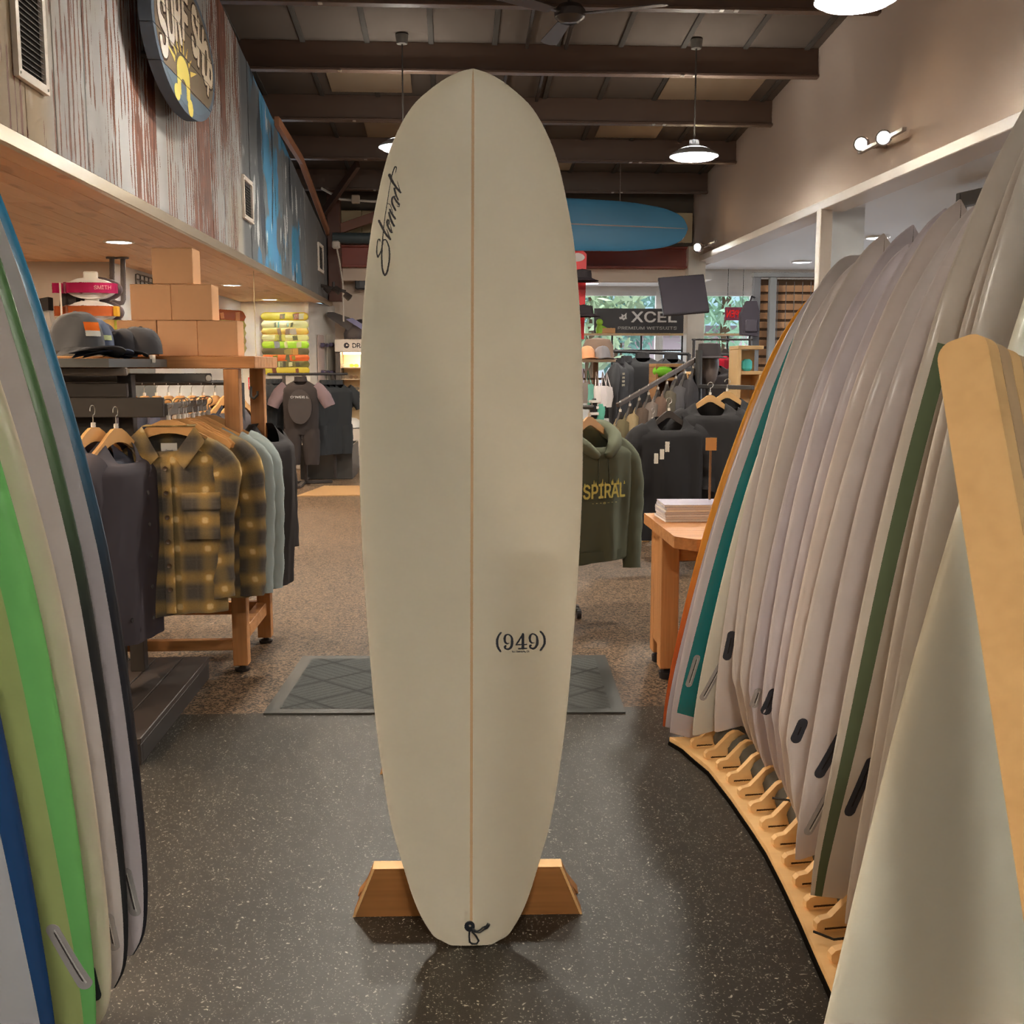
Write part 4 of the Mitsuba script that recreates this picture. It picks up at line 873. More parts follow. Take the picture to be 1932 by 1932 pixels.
q = at(357, 712, 5.2); fx('second_shelf', bx((-1.9, 4.9, q[2] - 0.02), (at(398, 712, 5.0)[0], 5.02, q[2] + 0.02), 0.004), (82, 82, 82))
fx('round_sticker', lathe([(0.0001, .002), (0.013, .002), (0.013, 0), (0.0001, 0)], 18, frame_m((at(394, 712, 4.9)[0], 4.897, q[2]), (1, 0, 0), (0, -1, 0))), (196, 196, 192), smooth=30)
fx('cross_board', bx((-2.0, 4.52, 1.275), (-1.33, 4.55, 1.335), 0.004), (60, 54, 50))
fx('cross_board', bx((-2.0, 4.56, 1.12), (-1.40, 4.59, 1.235), 0.004), (48, 46, 44))
# two square bars: one towards the plaid shirts, one towards the dark jackets
bA, bB = at(312, 773, 4.48), at(386, 770, 5.05); bz = bA[2]; bB[2] = bz
fx('hanging_bar', bar(bA, bB, 0.02, 0.05), (96, 90, 84))
fx('hanging_bar', bar((-2.1, 4.46, bz + .01), (bA[0], 4.46, bz + .01), 0.03, 0.08), (54, 50, 47))
GS = 'clothes on the left-hand fixture'
GH = 'wooden hangers on the left-hand fixture'
bd = (bB - bA) / np.linalg.norm(bB - bA)
# plaid shirts and pale shirts in a row along the bar
hz = bz - 0.045
row = [(0.0, 'plaid', (0, 0, 0), 'yellow and charcoal plaid button shirt facing the aisle, at the front of the row', 0.44, 0.765, True),
       (0.20, 'plaid', (0, 0, 0), 'second yellow plaid shirt tucked behind the front one, its sleeve hanging outside', 0.50, 0.745, False),
       (0.34, 'cloth', (140, 150, 148), 'pale grey-green shirt directly behind the plaid shirts', 0.49, 0.72, False),
       (0.46, 'cloth', (146, 156, 154), 'pale grey-green shirt at the back of the row, beside the black jacket', 0.49, 0.72, False)]
hq = at(318, 792, 4.48)
for i, (d, bs, c, lab, W, H, det) in enumerate(row):
    o = np.array([hq[0], hq[1], 0]) + bd * d + np.array([0.012 * i, 0, 0]); zo = hq[2]
    shirt(xform((o[0], o[1], zo - 0.04), rz=(3, 8, 10, 9)[i]), lab, GS, bs, c, 11 + i, W, H, details=det, out=(-0.045, 0.0, 0.0, 0.01)[i], sleeve=(0.60, 0.64, 0.66, 0.66)[i])
    hanger((o[0], o[1] + .0, zo), (3, 8, 10, 9)[i], ('wooden hanger of the front plaid shirt', 'wooden hanger of the second plaid shirt', 'wooden hanger of the first pale grey-green shirt', 'wooden hanger of the last pale grey-green shirt')[i], GH)
for i, d in enumerate((0.1, 0.16, 0.3, 0.46)):
    o = np.array([hq[0], hq[1], 0]) + bd * d + np.array([0.012, 0, 0])
    hanger((o[0], o[1], hq[2] - .002 * i), 6, 'wooden hanger squeezed between the plaid and the grey-green shirts', GH)
sc = scene
add('shirt_label_print', text('Roark', 0.0085, facing((hq[0] - .0, hq[1] - 0.006, hq[2] - 0.04 - 0.09), 3), depth=0.0005), 'matte', (70, 70, 74), 'shirt')
# dark jackets turned sideways
for i, (px, py, Y, rz, lab) in enumerate(((216, 806, 4.28, 79, 'dark charcoal wool jacket hanging sideways beside the plaid shirt'), (173, 804, 4.20, 80, 'dark navy jacket hanging sideways behind the blue-railed surfboard'))):
    o = at(px + 3, py + 2, Y)
    shirt(xform((o[0], o[1], o[2] - 0.05), rz=rz), lab, GS, 'cloth', ((66, 61, 66), (54, 56, 66))[i], 31 + i, 0.54, 0.80, D=0.10, details=False, out=0.0, sleeve=0.62, cat_='jacket', name='jacket')
    k = [x for x in scene if x.startswith('jacket')][-1].split('__')[0]
    for z in np.linspace(-0.2, -0.7, 5):
        m = lathe([(0.0001, .003), (0.009, .003), (0.009, 0), (0.0001, 0)], 10, xform((o[0], o[1], o[2] - 0.05), rz=rz) @ frame_m((0, -0.118, z), (1, 0, 0), (0, -1, 0)))
        add('button', m, 'satin', (40, 38, 40), k)
    hanger(o, rz, ('wooden hanger of the charcoal jacket', 'wooden hanger of the navy jacket')[i], GH)
# caps on the hat shelf
def cap(o, yaw, col, lab, patch=None, s=1.0, name='baseball_cap', group='caps on the dark hat shelf'):
    k = thing(name, lab, 'cap', group)
    u, v = np.meshgrid(np.linspace(0, 2 * np.pi, 37), np.linspace(0, 1, 12), indexing='ij')
    a = v * np.pi / 2; r = np.cos(a) ** 0.72; z = 0.118 * np.sin(a) ** 0.85
    x = 0.092 * r * np.cos(u) - 0.0; y = 0.078 * r * np.sin(u)
    z = z * (1 + 0.10 * np.clip(np.cos(u), 0, 1) * (1 - v) * v * 4)
    V = np.stack([x, y, z], -1).reshape(-1, 3); f = [[i * 12 + j, (i + 1) * 12 + j, (i + 1) * 12 + j + 1, i * 12 + j + 1] for i in range(36) for j in range(11)]
    Mx = xform(o, rz=yaw) @ np.diag([s, s, s, 1])
    m = trimesh.Trimesh(V, np.vstack([np.array(f)[:, [0, 1, 2]], np.array(f)[:, [0, 2, 3]]]), process=True); m.apply_transform(Mx)
    add('crown', m, 'cloth', col, k, smooth=True)
    th = np.linspace(-1.25, 1.25, 22); B_ = []
    for q in np.linspace(0, 1, 8):
        rr = 0.088 + 0.085 * q * np.cos(th * 0.9) ** .6
        B_.append(np.stack([rr * np.cos(th) * 1.0 + .004, 0.078 / 0.092 * rr * np.sin(th) * (1 - .06 * q), 0.012 - 0.03 * (np.sin(th) ** 2) * q * 1.1 - 0.008 * q + 0.012 * q * q], -1))
    B_ = np.array(B_); top = B_.reshape(-1, 3); bot = top - [0, 0, 0.004]; n = 22; F = []
    for i in range(7):
        for j in range(n - 1):
            a0 = i * n + j; F += [[a0, a0 + n, a0 + n + 1, a0 + 1], [176 + a0, 176 + a0 + 1, 176 + a0 + n + 1, 176 + a0 + n]]
    e = [7 * n + j for j in range(n)]
    for a0, b0 in zip(e[:-1], e[1:]): F.append([a0, 176 + a0, 176 + b0, b0])
    m = trimesh.Trimesh(np.vstack([top, bot]), np.vstack([np.array(F)[:, [0, 1, 2]], np.array(F)[:, [0, 2, 3]]]), process=True); m.apply_transform(Mx)
    add('brim', m, 'cloth', col, k, smooth=50)
    add('top_button', lathe([(0.0001, 0.124), (0.008, 0.121), (0.009, 0.114)], 10, Mx), 'cloth', col, k, smooth=60)
    if patch:
        def on(yy, zz): return np.array([0.092 * math.sqrt(max(0, 1 - (yy / 0.078) ** 2)) * (1 - (zz / 0.15) ** 2.6) ** .6 + 0.004, yy, zz])
        for j, (za, zb, c) in enumerate(patch):
            g = [[on(yy, zz) for yy in np.linspace(-0.026, 0.026, 6)] for zz in np.linspace(za, zb, 4)]; g = np.array(g); V = g.reshape(-1, 3); V = np.vstack([V, V - [0.006, 0, 0]])
            F = [[i * 6 + q, i * 6 + q + 1, (i + 1) * 6 + q + 1, (i + 1) * 6 + q] for i in range(3) for q in range(5)]
            m = trimesh.Trimesh(V, np.vstack([np.array(F)[:, [0, 1, 2]], np.array(F)[:, [0, 2, 3]]]), process=False); m.apply_transform(Mx)
            add('patch', m, 'matte', c, k)
    return k
o = at(146, 671, 4.5); o[2] = zt + .03
cap(o, -38, (72, 74, 78), 'grey baseball cap with an orange and white patch at the front of the hat shelf', [(0.062, 0.088, (224, 112, 48)), (0.045, 0.062, (206, 206, 200))], s=1.3)
o = at(170, 671, 4.62); o[2] = zt + .022; cap(o, -36, (84, 92, 112), 'slate blue baseball cap with a pale green patch behind the grey one', [(0.045, 0.062, (190, 198, 150))], s=1.2)
o = at(184, 671, 4.74); o[2] = zt + .022; cap(o, -34, (88, 92, 110), 'bluish cap with a small white mark, third on the hat shelf', [(0.05, 0.06, (214, 214, 210))], s=1.1)
o = at(232, 676, 4.70); o[2] = zt + .022; cap(o, -60, (62, 62, 66), 'dark cap lying low in the middle of the hat shelf', s=0.86)
o = at(248, 678, 4.78); o[2] = zt + .02; cap(o, 200, (74, 72, 72), 'mesh-backed dark cap turned away on the hat shelf', s=0.92)
o = at(268, 681, 4.74); o[2] = zt + .022; kc = cap(o, -150, (68, 68, 72), 'charcoal cap with a hanging white price tag at the end of the hat shelf', s=0.95)
p = at(288, 677, 4.66); add('price_tag', bx(p - [0.012, 0.001, 0.016], p + [0.012, 0.001, 0.016], 0), 'matte', (226, 224, 218), kc)
# ------------------------------------------------------------------ wood table with boxes
TB = thing('display_table', 'tall orange-brown wooden table frame carrying the pyramid of brown boxes', 'table')
zt2 = at(470, 672, 4.95)[2]
tx0, tx1 = -1.98, at(483, 675, 4.93)[0]
for i in range(4): add('top_board', bx((tx0, 4.90 + 0.155 * i, zt2 - 0.055), (tx1, 4.90 + 0.155 * i + 0.153, zt2), 0.003), 'wood_x', parent=TB)
LX = [(-0.985, 4.94), (-0.965, 5.46), (-1.93, 4.96), (-1.93, 5.46)]
for x, y in LX:
    add('leg', bx((x - 0.034, y - 0.034, 0.03), (x + 0.034, y + 0.034, zt2 - 0.056), 0.003), 'wood_z', parent=TB)
    add('foot', lathe([(0.0001, 0), (0.032, 0), (0.036, 0.012), (0.012, 0.02), (0.012, 0.032), (0.0001, 0.032)], 14, xform((x, y, 0))), 'satin', (44, 40, 38), TB, smooth=40)
add('stretcher', bx((-1.9, 5.44, 0.15), (-1.0, 5.48, 0.215), 0.003), 'wood_x', parent=TB)
add('stretcher', bx((-1.0, 4.975, 0.15), (-0.95, 5.425, 0.215), 0.003), 'wood_x', parent=TB)
add('stretcher', bx((-1.9, 4.92, 0.10), (-1.02, 4.96, 0.15), 0.003), 'wood_x', parent=TB)
add('hook', tube([at(473, 730, 4.90), at(473, 748, 4.88), at(479, 752, 4.86), at(486, 745, 4.86), at(486, 738, 4.86)], 0.006, 6), 'satin', (40, 38, 38), TB, smooth=60)
bw, bh, bdp = 0.199, 0.158, 0.15
bx0 = at(250, 640, 5.0)[0] + .0
for i, (r, cidx, lab) in enumerate(((0, 0, 'brown cardboard box at the bottom of the pyramid, on its outer end towards the caps'), (0, 1, 'brown cardboard box in the middle of the bottom row'), (0, 2, 'brown cardboard box at the bottom of the pyramid, nearest the table corner'),
                        (1, 0, 'brown cardboard box in the second row, towards the caps'), (1, 1, 'brown cardboard box in the second row, towards the table corner'), (2, 0, 'single brown cardboard box on top of the pyramid'))):
    px = [[(252, 298), (299, 374), (375, 460)], [(251, 327), (328, 414)], [(294, 380)]][r][cidx]
    x0, x1 = at(px[0] if not (r == 0 and cidx == 0) else 224, 640, 5.0)[0], at(px[1] - (10 if cidx == len([[0] * 3, [0] * 2, [0]][r]) - 1 else 0), 640, 5.0)[0]
    z0 = zt2 + 0.001 + r * (bh + 0.0015)
    k = thing('cardboard_box', lab, 'box', 'pyramid of brown boxes on the wooden table')
    c = np.array([204, 162, 126]) + rng.integers(-5, 6)
    yy = 4.98 + 0.006 * (i % 2)
    add('carton', bx((x0, yy, z0), (x1, yy + bdp, z0 + bh - .002), 0.002), 'matte', c, k)
    add('flap', cat(bx((x0 + .001, yy + .001, z0 + bh - .002), (x1 - .001, yy + bdp / 2 - .001, z0 + bh), 0), bx((x0 + .001, yy + bdp / 2 + .001, z0 + bh - .002), (x1 - .001, yy + bdp - .001, z0 + bh), 0)), 'matte', c - 6, k)
# black jacket on the post
o = at(490, 800, 5.36)
kj = shirt(xform((o[0] + .02, o[1] + .0, o[2] + .0), rz=76), 'black hooded jacket hanging by its hood from the table post', None, 'cloth', (40, 37, 38), 71, 0.46, 0.80, D=0.12, details=False, out=0.04, sleeve=0.55, cat_='jacket', name='jacket')
# dark cabinet behind the caps with the goggles on it
CB = thing('display_cabinet', 'dark olive-grey cabinet behind the caps, carrying the goggles', 'cabinet')
c0, c1 = at(60, 622, 6.4), at(246, 632, 6.4); zc = 1.4 + 0.19
add('carcass', bx((c0[0] - .3, 6.35, 0), (c1[0], 6.9, zc - 0.03), 0.004), 'satin', (78, 74, 66), CB)
add('top', bx((c0[0] - .32, 6.33, zc - 0.029), (c1[0] + 0.02, 6.92, zc), 0.004), 'satin', (112, 114, 108), CB)
for i in range(3): add('door', bx((c1[0] - 0.05 - 0.42 * (i + 1), 6.335, 0.1), (c1[0] - 0.06 - 0.42 * i, 6.349, zc - 0.06), 0.003), 'satin', (66, 62, 56), CB)
def goggles(zpx, px0, px1, pz, Y, band, lab, word=None, band2=None):
    k = thing('ski_goggles', lab, 'goggles', 'goggles on the white display stand')
    a, b2 = at(px0, zpx, Y), at(px1, zpx, Y); z = a[2]; w = b2[0] - a[0]
    hb = 0.029
    cx, rx_ = b2[0] - 0.16, 0.155
    t = np.linspace(math.pi * 1.02, math.pi * 2.05, 16)
    arc = np.stack([cx + rx_ * np.cos(t), Y + 0.09 + 0.09 * np.sin(t), np.full(16, z)], 1)
    path = np.vstack([[a[0], Y + 0.05, z], [(a[0] + arc[0][0]) / 2, Y + 0.045, z], arc])
    q = []
    for p_ in path: q += [p_ - [0, 0, hb], p_ + [0, 0, hb]]
    v = np.array(q); n = len(path); f = [[2 * i, 2 * i + 2, 2 * i + 3, 2 * i + 1] for i in range(n - 1)]
    m = trimesh.Trimesh(np.vstack([v, v + [0, 0.004, 0]]), np.vstack([np.array(f)[:, [0, 1, 2]], np.array(f)[:, [0, 2, 3]], np.array(f)[:, [2, 1, 0]] + 2 * n, np.array(f)[:, [3, 2, 0]] + 2 * n]), process=False)
    add('strap', m, 'cloth', band, k, smooth=True)
    if band2:
        add('strap_end', cat(bx(arc[-4] - [0.0, 0.01, hb], arc[-2] + [0.01, -0.002, hb], 0.004), ), 'cloth', band2, k)
    for x in (a[0] + 0.07, a[0] + 0.16): add('slider', bx((x, Y + 0.03, z - hb * 1.15), (x + 0.018, Y + 0.05, z + hb * 1.15), 0.004), 'satin', np.array(band) * 0.6, k)
    e = Point(0, 0).buffer(1, 24); e = affinity.scale(e, 0.155, 0.075).difference(affinity.scale(Point(0, -1).buffer(1, 16), 0.035, 0.035).buffer(0))
    m = plate_y(affinity.translate(e.difference(affinity.scale(e, .9, .85)), cx, z), Y + 0.17, Y + 0.2); add('frame', m, 'gloss', (70, 56, 60), k)
    add('lens', plate_y(affinity.translate(affinity.scale(e, .9, .85), cx, z), Y + 0.18, Y + 0.19), 'gloss', (90, 60, 70), k)
    if word: add('strap_print', text(word, 0.022, facing((b2[0] - 0.06, Y - 0.008, z - 0.011)), depth=0.001), 'matte', (216, 160, 170), k)
    return z, cx
GY = 6.5
z1, cx = goggles(542, 92, 214, 0, GY, (146, 30, 72), 'goggles with a maroon strap lettered in pale capitals, on the upper tier of the stand', 'SMITH')
z2, _ = goggles(586, 96, 217, 0, GY, (150, 76, 42), 'goggles with a rust-brown and mustard strap, on the middle tier of the stand', None, (204, 152, 50))
z3, _ = goggles(612, 120, 219, 0, GY + .05, (214, 176, 110), 'goggles with a pale tan strap lying on the cabinet top', None, (150, 150, 60))
k = thing('goggle_stand', 'white plastic stand holding goggles on the dark cabinet', 'display stand')
for z in (z1, z2): add('former', plate_y(affinity.translate(affinity.scale(Point(0, 0).buffer(1, 24), 0.135, 0.062), cx, z), GY + 0.06, GY + 0.15), 'satin', (232, 230, 226), k)
add('spine', bx((cx - 0.04, GY + 0.09, zc), (cx + 0.04, GY + 0.12, z1 + 0.1), 0.006), 'satin', (232, 230, 226), k)
add('wire', rod((cx - 0.15, GY + 0.02, zc), (cx - 0.15, GY + 0.02, z1 + 0.03), 0.006, 8), 'satin', (226, 222, 214), k)
add('base', bx((cx - 0.12, GY + 0.02, zc), (cx + 0.12, GY + 0.18, zc + 0.012), 0.004), 'satin', (232, 230, 226), k)
for i, (px, py, lab) in enumerate(((76, 575, 'grey and black sandal-like goggle case standing on the cabinet beside the blue rail'), (128, 562, 'small grey and black goggle pouch behind the goggle straps'))):
    p = at(px, py, 6.62); k = thing('goggle_case', lab, 'case')
    hgt = p[2] - zc
    add('shell', trimesh.convex.convex_hull(np.array([p + d for d in ([-.07, 0, -hgt], [.07, 0, -hgt], [.07, .08, -hgt], [-.07, .08, -hgt], [-.05, 0, -.02], [.04, 0, 0], [.04, .06, 0], [-.05, .06, -.02])])), 'satin', (170, 166, 162), k)
    add('flap', trimesh.convex.convex_hull(np.array([p + d for d in ([-.05, -.01, -.05], [.05, -.01, -.03], [.05, .07, -.03], [-.05, .07, -.05], [-.03, -.01, .03], [.05, -.01, .045], [.05, .07, .045], [-.03, .07, .03])])), 'matte', (46, 44, 44), k)
# pipe loop under the soffit
k = thing('pipe_rail', 'grey pipe loop hanging down from the wooden soffit beside the goggles', 'pipe')
a, b2, c2, d2 = at(212, 500, 9.0), at(212, 571, 9.0), at(233, 573, 9.0), at(233, 508, 9.0); a[2] = d2[2] = ZS
add('tube', tube([a, b2 + [0, 0, .03], b2 + [.012, 0, 0.006], (b2 + c2) / 2 - [0, 0, .0], c2 + [-.012, 0, .006], c2 + [0, 0, .03], d2], 0.02, 10), 'satin', (96, 92, 96), k, smooth=50)
for q in (a, d2): add('flange', lathe([(0.0001, -.012), (0.045, -.012), (0.048, 0), (0.0001, 0)], 16, xform(q)), 'satin', (96, 92, 96), k, smooth=40)
# wire grids on the wall under the soffit
def grid_panel(y0, w, z0, h, lab, nx=4, nz=6):
    p0 = np.array([-2.842, y0, z0])
    k = thing('wire_grid', lab, 'grid panel', 'black wire grids on the white wall')
    for i in range(nx + 1): add('wire', rod(p0 + [0, w * i / nx, 0], p0 + [0, w * i / nx, h], 0.006, 6), 'satin', (52, 50, 50), k)
    for i in range(nz + 1): add('wire', rod(p0 + [.01, 0, h * i / nz], p0 + [.01, w, h * i / nz], 0.006, 6), 'satin', (52, 50, 50), k)
grid_panel(10.1, .55, 1.95, .28, 'narrow black wire grid beside the top brown box, towards the pipe')
grid_panel(12.1, .75, 1.92, .3, 'narrow black wire grid on the other side of the top brown box')
# second clothes row deeper under the soffit, seen through the fixture
k = thing('clothes_rail', 'dark clothes rail deep under the soffit, seen through the clothing fixture', 'rail')
ra, rb = at(140, 722, 6.2), at(455, 722, 6.6)
add('bar', rod(ra, rb, 0.016, 10), 'satin', (44, 42, 42), k)
for q in (ra, rb): add('leg', rod((q[0], q[1], 0), q, 0.018, 10), 'satin', (44, 42, 42), k)
GB = 'clothes on the rail deep under the soffit'
g0 = None
cols_ = [(52, 54, 66), (44, 44, 52), (70, 66, 70), (40, 42, 56), (58, 52, 54), (84, 80, 82), (46, 46, 54), (60, 60, 72), (50, 44, 46), (150, 136, 120), (98, 86, 80), (104, 92, 86), (44, 44, 52), (66, 60, 62)]
nmz = ['dark blue', 'charcoal', 'grey', 'navy', 'brownish', 'mid grey', 'slate', 'blue-grey', 'dark brown', 'tan', 'taupe', 'greyish brown', 'black', 'faded black']
for i, (c, nm) in enumerate(zip(cols_, nmz)):
    t = (i + 0.6) / len(cols_); o = ra + (rb - ra) * t
    kk = thing('shirt', f'{nm} garment on the rail deep under the soffit, {("first", "second", "third", "fourth", "fifth", "sixth", "seventh", "eighth", "ninth", "tenth", "eleventh", "twelfth", "thirteenth", "last")[i]} from the blue-railed surfboard', 'shirt', GB)
    torso(kk, 'body', 0.46, 0.66, 0.05, 'cloth', c, 100 + i, neck=0.07, n=32, m=20); 
    for s in (-1, 1): limb(kk, 'sleeve', [(s * .17, 0, -.09), (s * .25, 0, -.2), (s * .27, 0, -.5)], [.07, .07, .05], 'cloth', c, 130 + i, n=14, m=10)
    move(kk, xform((o[0], o[1], o[2] - 0.13), rz=72 + 10 * rng.random()))
    hanger((o[0], o[1], o[2] - 0.075), 74, f'wooden hanger of the {nm} garment deep under the soffit', 'hangers on the rail deep under the soffit', hook=0.09)
# ================================================================== wall things on the left
def vent(pc, w, h, lab):
    k = thing('wall_vent', lab, 'vent', 'white framed vents on the weathered wall')
    y, z = pc[1], pc[2]; x = XL + 0.004
    o, i_ = sbox(y - w / 2, z - h / 2, y + w / 2, z + h / 2), sbox(y - w / 2 + .035, z - h / 2 + .035, y + w / 2 - .035, z + h / 2 - .035)
    add('frame', plate_x(o.difference(i_), x, x + 0.022), 'satin', (214, 204, 192), k)
    add('backing', plate_x(i_, x, x + 0.003), 'matte', (66, 66, 66), k)
    n = int((h - .07) / 0.022)
    for j in range(n):
        zz = z - h / 2 + .04 + (h - .08) * j / n
        m = bx((-.0, y - w / 2 + .036, -.001), (0.016, y + w / 2 - .036, .001), 0); m.apply_transform(xform((x + .004, 0, zz), ry=35)); add('louver', m, 'satin', (150, 148, 146), k)
    for s in (-1, 1):
        for q in (-1, 1): add('screw', lathe([(0.0001, .003), (.006, .002), (.006, 0)], 8, frame_m((x + .022, y + s * (w / 2 - .018), z + q * (h / 2 - .018)), (0, 1, 0), (1, 0, 0))), 'metal', (120, 116, 110), k)
a, b2 = at_x(25, 100, XL), at_x(84, 145, XL); vent((0, (a[1] + b2[1]) / 2 - .02, a[2] + 0.14), (b2[1] - a[1]), 0.46, 'large white framed vent near the ceiling end of the weathered wall, nearest the camera')
c = at_x(464, 377, XL); vent((0, c[1], c[2]), 0.42, 0.35, 'white framed vent beside the blue mural on the weathered wall')
c = at_x(603, 487, XL); vent((0, c[1], c[2]), 0.5, 0.36, 'small white framed vent at the far grey end of the weathered wall')
# round shop sign on stand-offs
SG = thing('round_sign', 'oval painted wooden shop sign with cream letters over a yellow sun on the weathered wall', 'sign')
SA, SB = 0.76, 0.39
sc0 = np.array([XL + .1, 6.77, 3.27])
SX = frame_m(sc0, (0, 1, 0), (1, 0, 0))
disc = affinity.scale(Point(0, 0).buffer(1, 48), SA, SB)
hh_ = np.linspace(-SB, SB, 6)
for a, b2 in zip(hh_[:-1], hh_[1:]):
    add('plank', extr(disc.intersection(sbox(-1, a + .002, 1, b2 - .002)), 0.07, SX), 'matte', (88, 98, 110), SG)
def paint(poly, col, z, name):
    g = [poly.intersection(sbox(-1, a + .002, 1, b2 - .002)) for a, b2 in zip(hh_[:-1], hh_[1:])]
    g = unary_union([q for q in g if q.area > 1e-7]); g = MultiPolygon([q for q in getattr(g, 'geoms', [g]) if isinstance(q, Polygon)])
    add(name, extr(g, 0.0012, SX @ xform((0, 0, 0.07 + z))), 'matte', col, SG)
inner = affinity.scale(Point(0, 0).buffer(1, 48), SA * .93, SB * .9)
land = Polygon([(-1, -.2), (-.65, -.235), (-.3, -.235), (.05, -.25), (.3, -.24), (1, -.22), (1, 1), (-1, 1)])
paint(inner.intersection(land), (108, 96, 82), 0.0, 'painted_ground')
paint(inner.difference(land), (92, 104, 116), 0.0, 'painted_water')
def poly_text(s):
    m = meshkit.text_mesh(s, 1.0, 0.01, True); sec = m.section(plane_origin=[0, 0, .005], plane_normal=[0, 0, 1]); p2, T2 = sec.to_2D() if hasattr(sec, 'to_2D') else sec.to_planar()
    return affinity.translate(MultiPolygon(list(p2.polygons_full)), T2[0, 3], T2[1, 3])
def letters(grow):
    for ch, x, y, rz, w, h in (('S', -.55, -.03, 12, .17, .34), ('U', -.38, .06, 8, .15, .30), ('R', -.21, .12, 4, .15, .30), ('F', -.03, .16, -2, .14, .28),
                              ('S', .21, .15, -6, .15, .30), ('H', .36, .10, -10, .15, .29), ('O', .49, .04, -14, .15, .27), ('P', .60, -.04, -16, .13, .25)):
        g = poly_text(ch); b0 = g.bounds; g = affinity.translate(g, -(b0[0] + b0[2]) / 2, -(b0[1] + b0[3]) / 2); g = affinity.scale(g, w / (b0[2] - b0[0]), h / (b0[3] - b0[1]), origin=(0, 0)).buffer(0.012).buffer(grow)
        yield affinity.translate(affinity.rotate(g, rz, origin=(0, 0)), x, y)
for g in letters(0.006): paint(g.intersection(inner), (52, 42, 38), 0.0008, 'letter_outline')
for g in letters(-0.006): paint(g.intersection(inner), (214, 200, 178), 0.0026, 'letter')
sun = affinity.scale(Point(0, 0).buffer(.20, 20).union(sbox(-.2, -.25, .2, 0)).difference(Point(0, -.14).buffer(.09, 16).union(sbox(-.09, -.4, .09, -.14))), .75, .5, origin=(0, 0))
sun = unary_union([sun, affinity.translate(affinity.scale(Point(0, 0).buffer(.05, 12), 1.3, .9), -.16, -.13), affinity.translate(affinity.scale(Point(0, 0).buffer(.05, 12), 1.3, 1), .15, -.15)])
paint(affinity.translate(sun, -.12, -.19), (214, 184, 98), 0.002, 'sun')
rays = []
for a in (-70, -50, -30, -12, 6, 24, 44, 66):
    d = np.array([math.sin(math.radians(a)) * 1.3, math.cos(math.radians(a)) * .8]); n = np.array([d[1], -d[0]]); o = np.array([-.12, -.19])
    rays.append(Polygon([o + d * .15 + n * .014, o + d * .15 - n * .014, o + d * (.30 if a % 4 else .25)]))
paint(unary_union(rays), (204, 176, 100), 0.0016, 'sun_ray')
for a in (45, 135, 225, 315): add('stand_off', rod((XL, sc0[1] + .5 * math.cos(math.radians(a)), sc0[2] + .2 * math.sin(math.radians(a))), (XL + .101, sc0[1] + .5 * math.cos(math.radians(a)), sc0[2] + .2 * math.sin(math.radians(a))), 0.02), 'satin', (60, 58, 56), SG)
# black track lamp and speaker at the far end
k = thing('track_lamp', 'black spotlight arm reaching out from the far grey wall, near the soffit corner', 'spotlight')
p = at(632, 546, 14.6)
add('arm', cat(rod(p + [-.18, 0, .05], p + [.14, 0, -.03], .022, 10), rod(p + [-.02, .02, .1], p + [-.02, .02, -.02], .02, 8)), 'satin', (56, 50, 48), k)
for o in ([-.13, -.03, .03], [.0, -.03, .02], [.13, -.03, -.06]): add('lamp_head', lathe([(0.0001, 0), (.04, 0), (.05, .1), (.035, .105)], 12, frame_m(p + o, (0, 1, 0), (.6, -.3, -.5))), 'satin', (58, 52, 50), k, smooth=40)
k = thing('loudspeaker', 'small black loudspeaker on the white back wall beside the display surfboard', 'speaker')
p = at(683, 533, 15.7); add('cabinet', bx(p - [.09, .1, .1], p + [.09, .1, .1], .012), 'satin', (48, 48, 50), k)
add('grille', bx(p + [-.03, -.106, -.085], p + [.08, -.1, .085], .004), 'satin', (74, 76, 80), k); add('bracket', rod(p + [0, .09, 0], p + [0, .22, 0], .02), 'satin', (90, 84, 80), k)
k = thing('camera_box', 'small white security camera on the corner above the far grey wall', 'camera')
p = at(634, 462, 14.9); add('housing', bx(p - [.05, .05, .05], p + [.05, .05, .05], .015), 'satin', (206, 196, 186), k); add('cable', tube([p, p + [.03, .1, -.2], p + [.06, .2, -.5], p + [.05, .3, -1.0]], .012, 6), 'satin', (210, 200, 190), k, smooth=60)

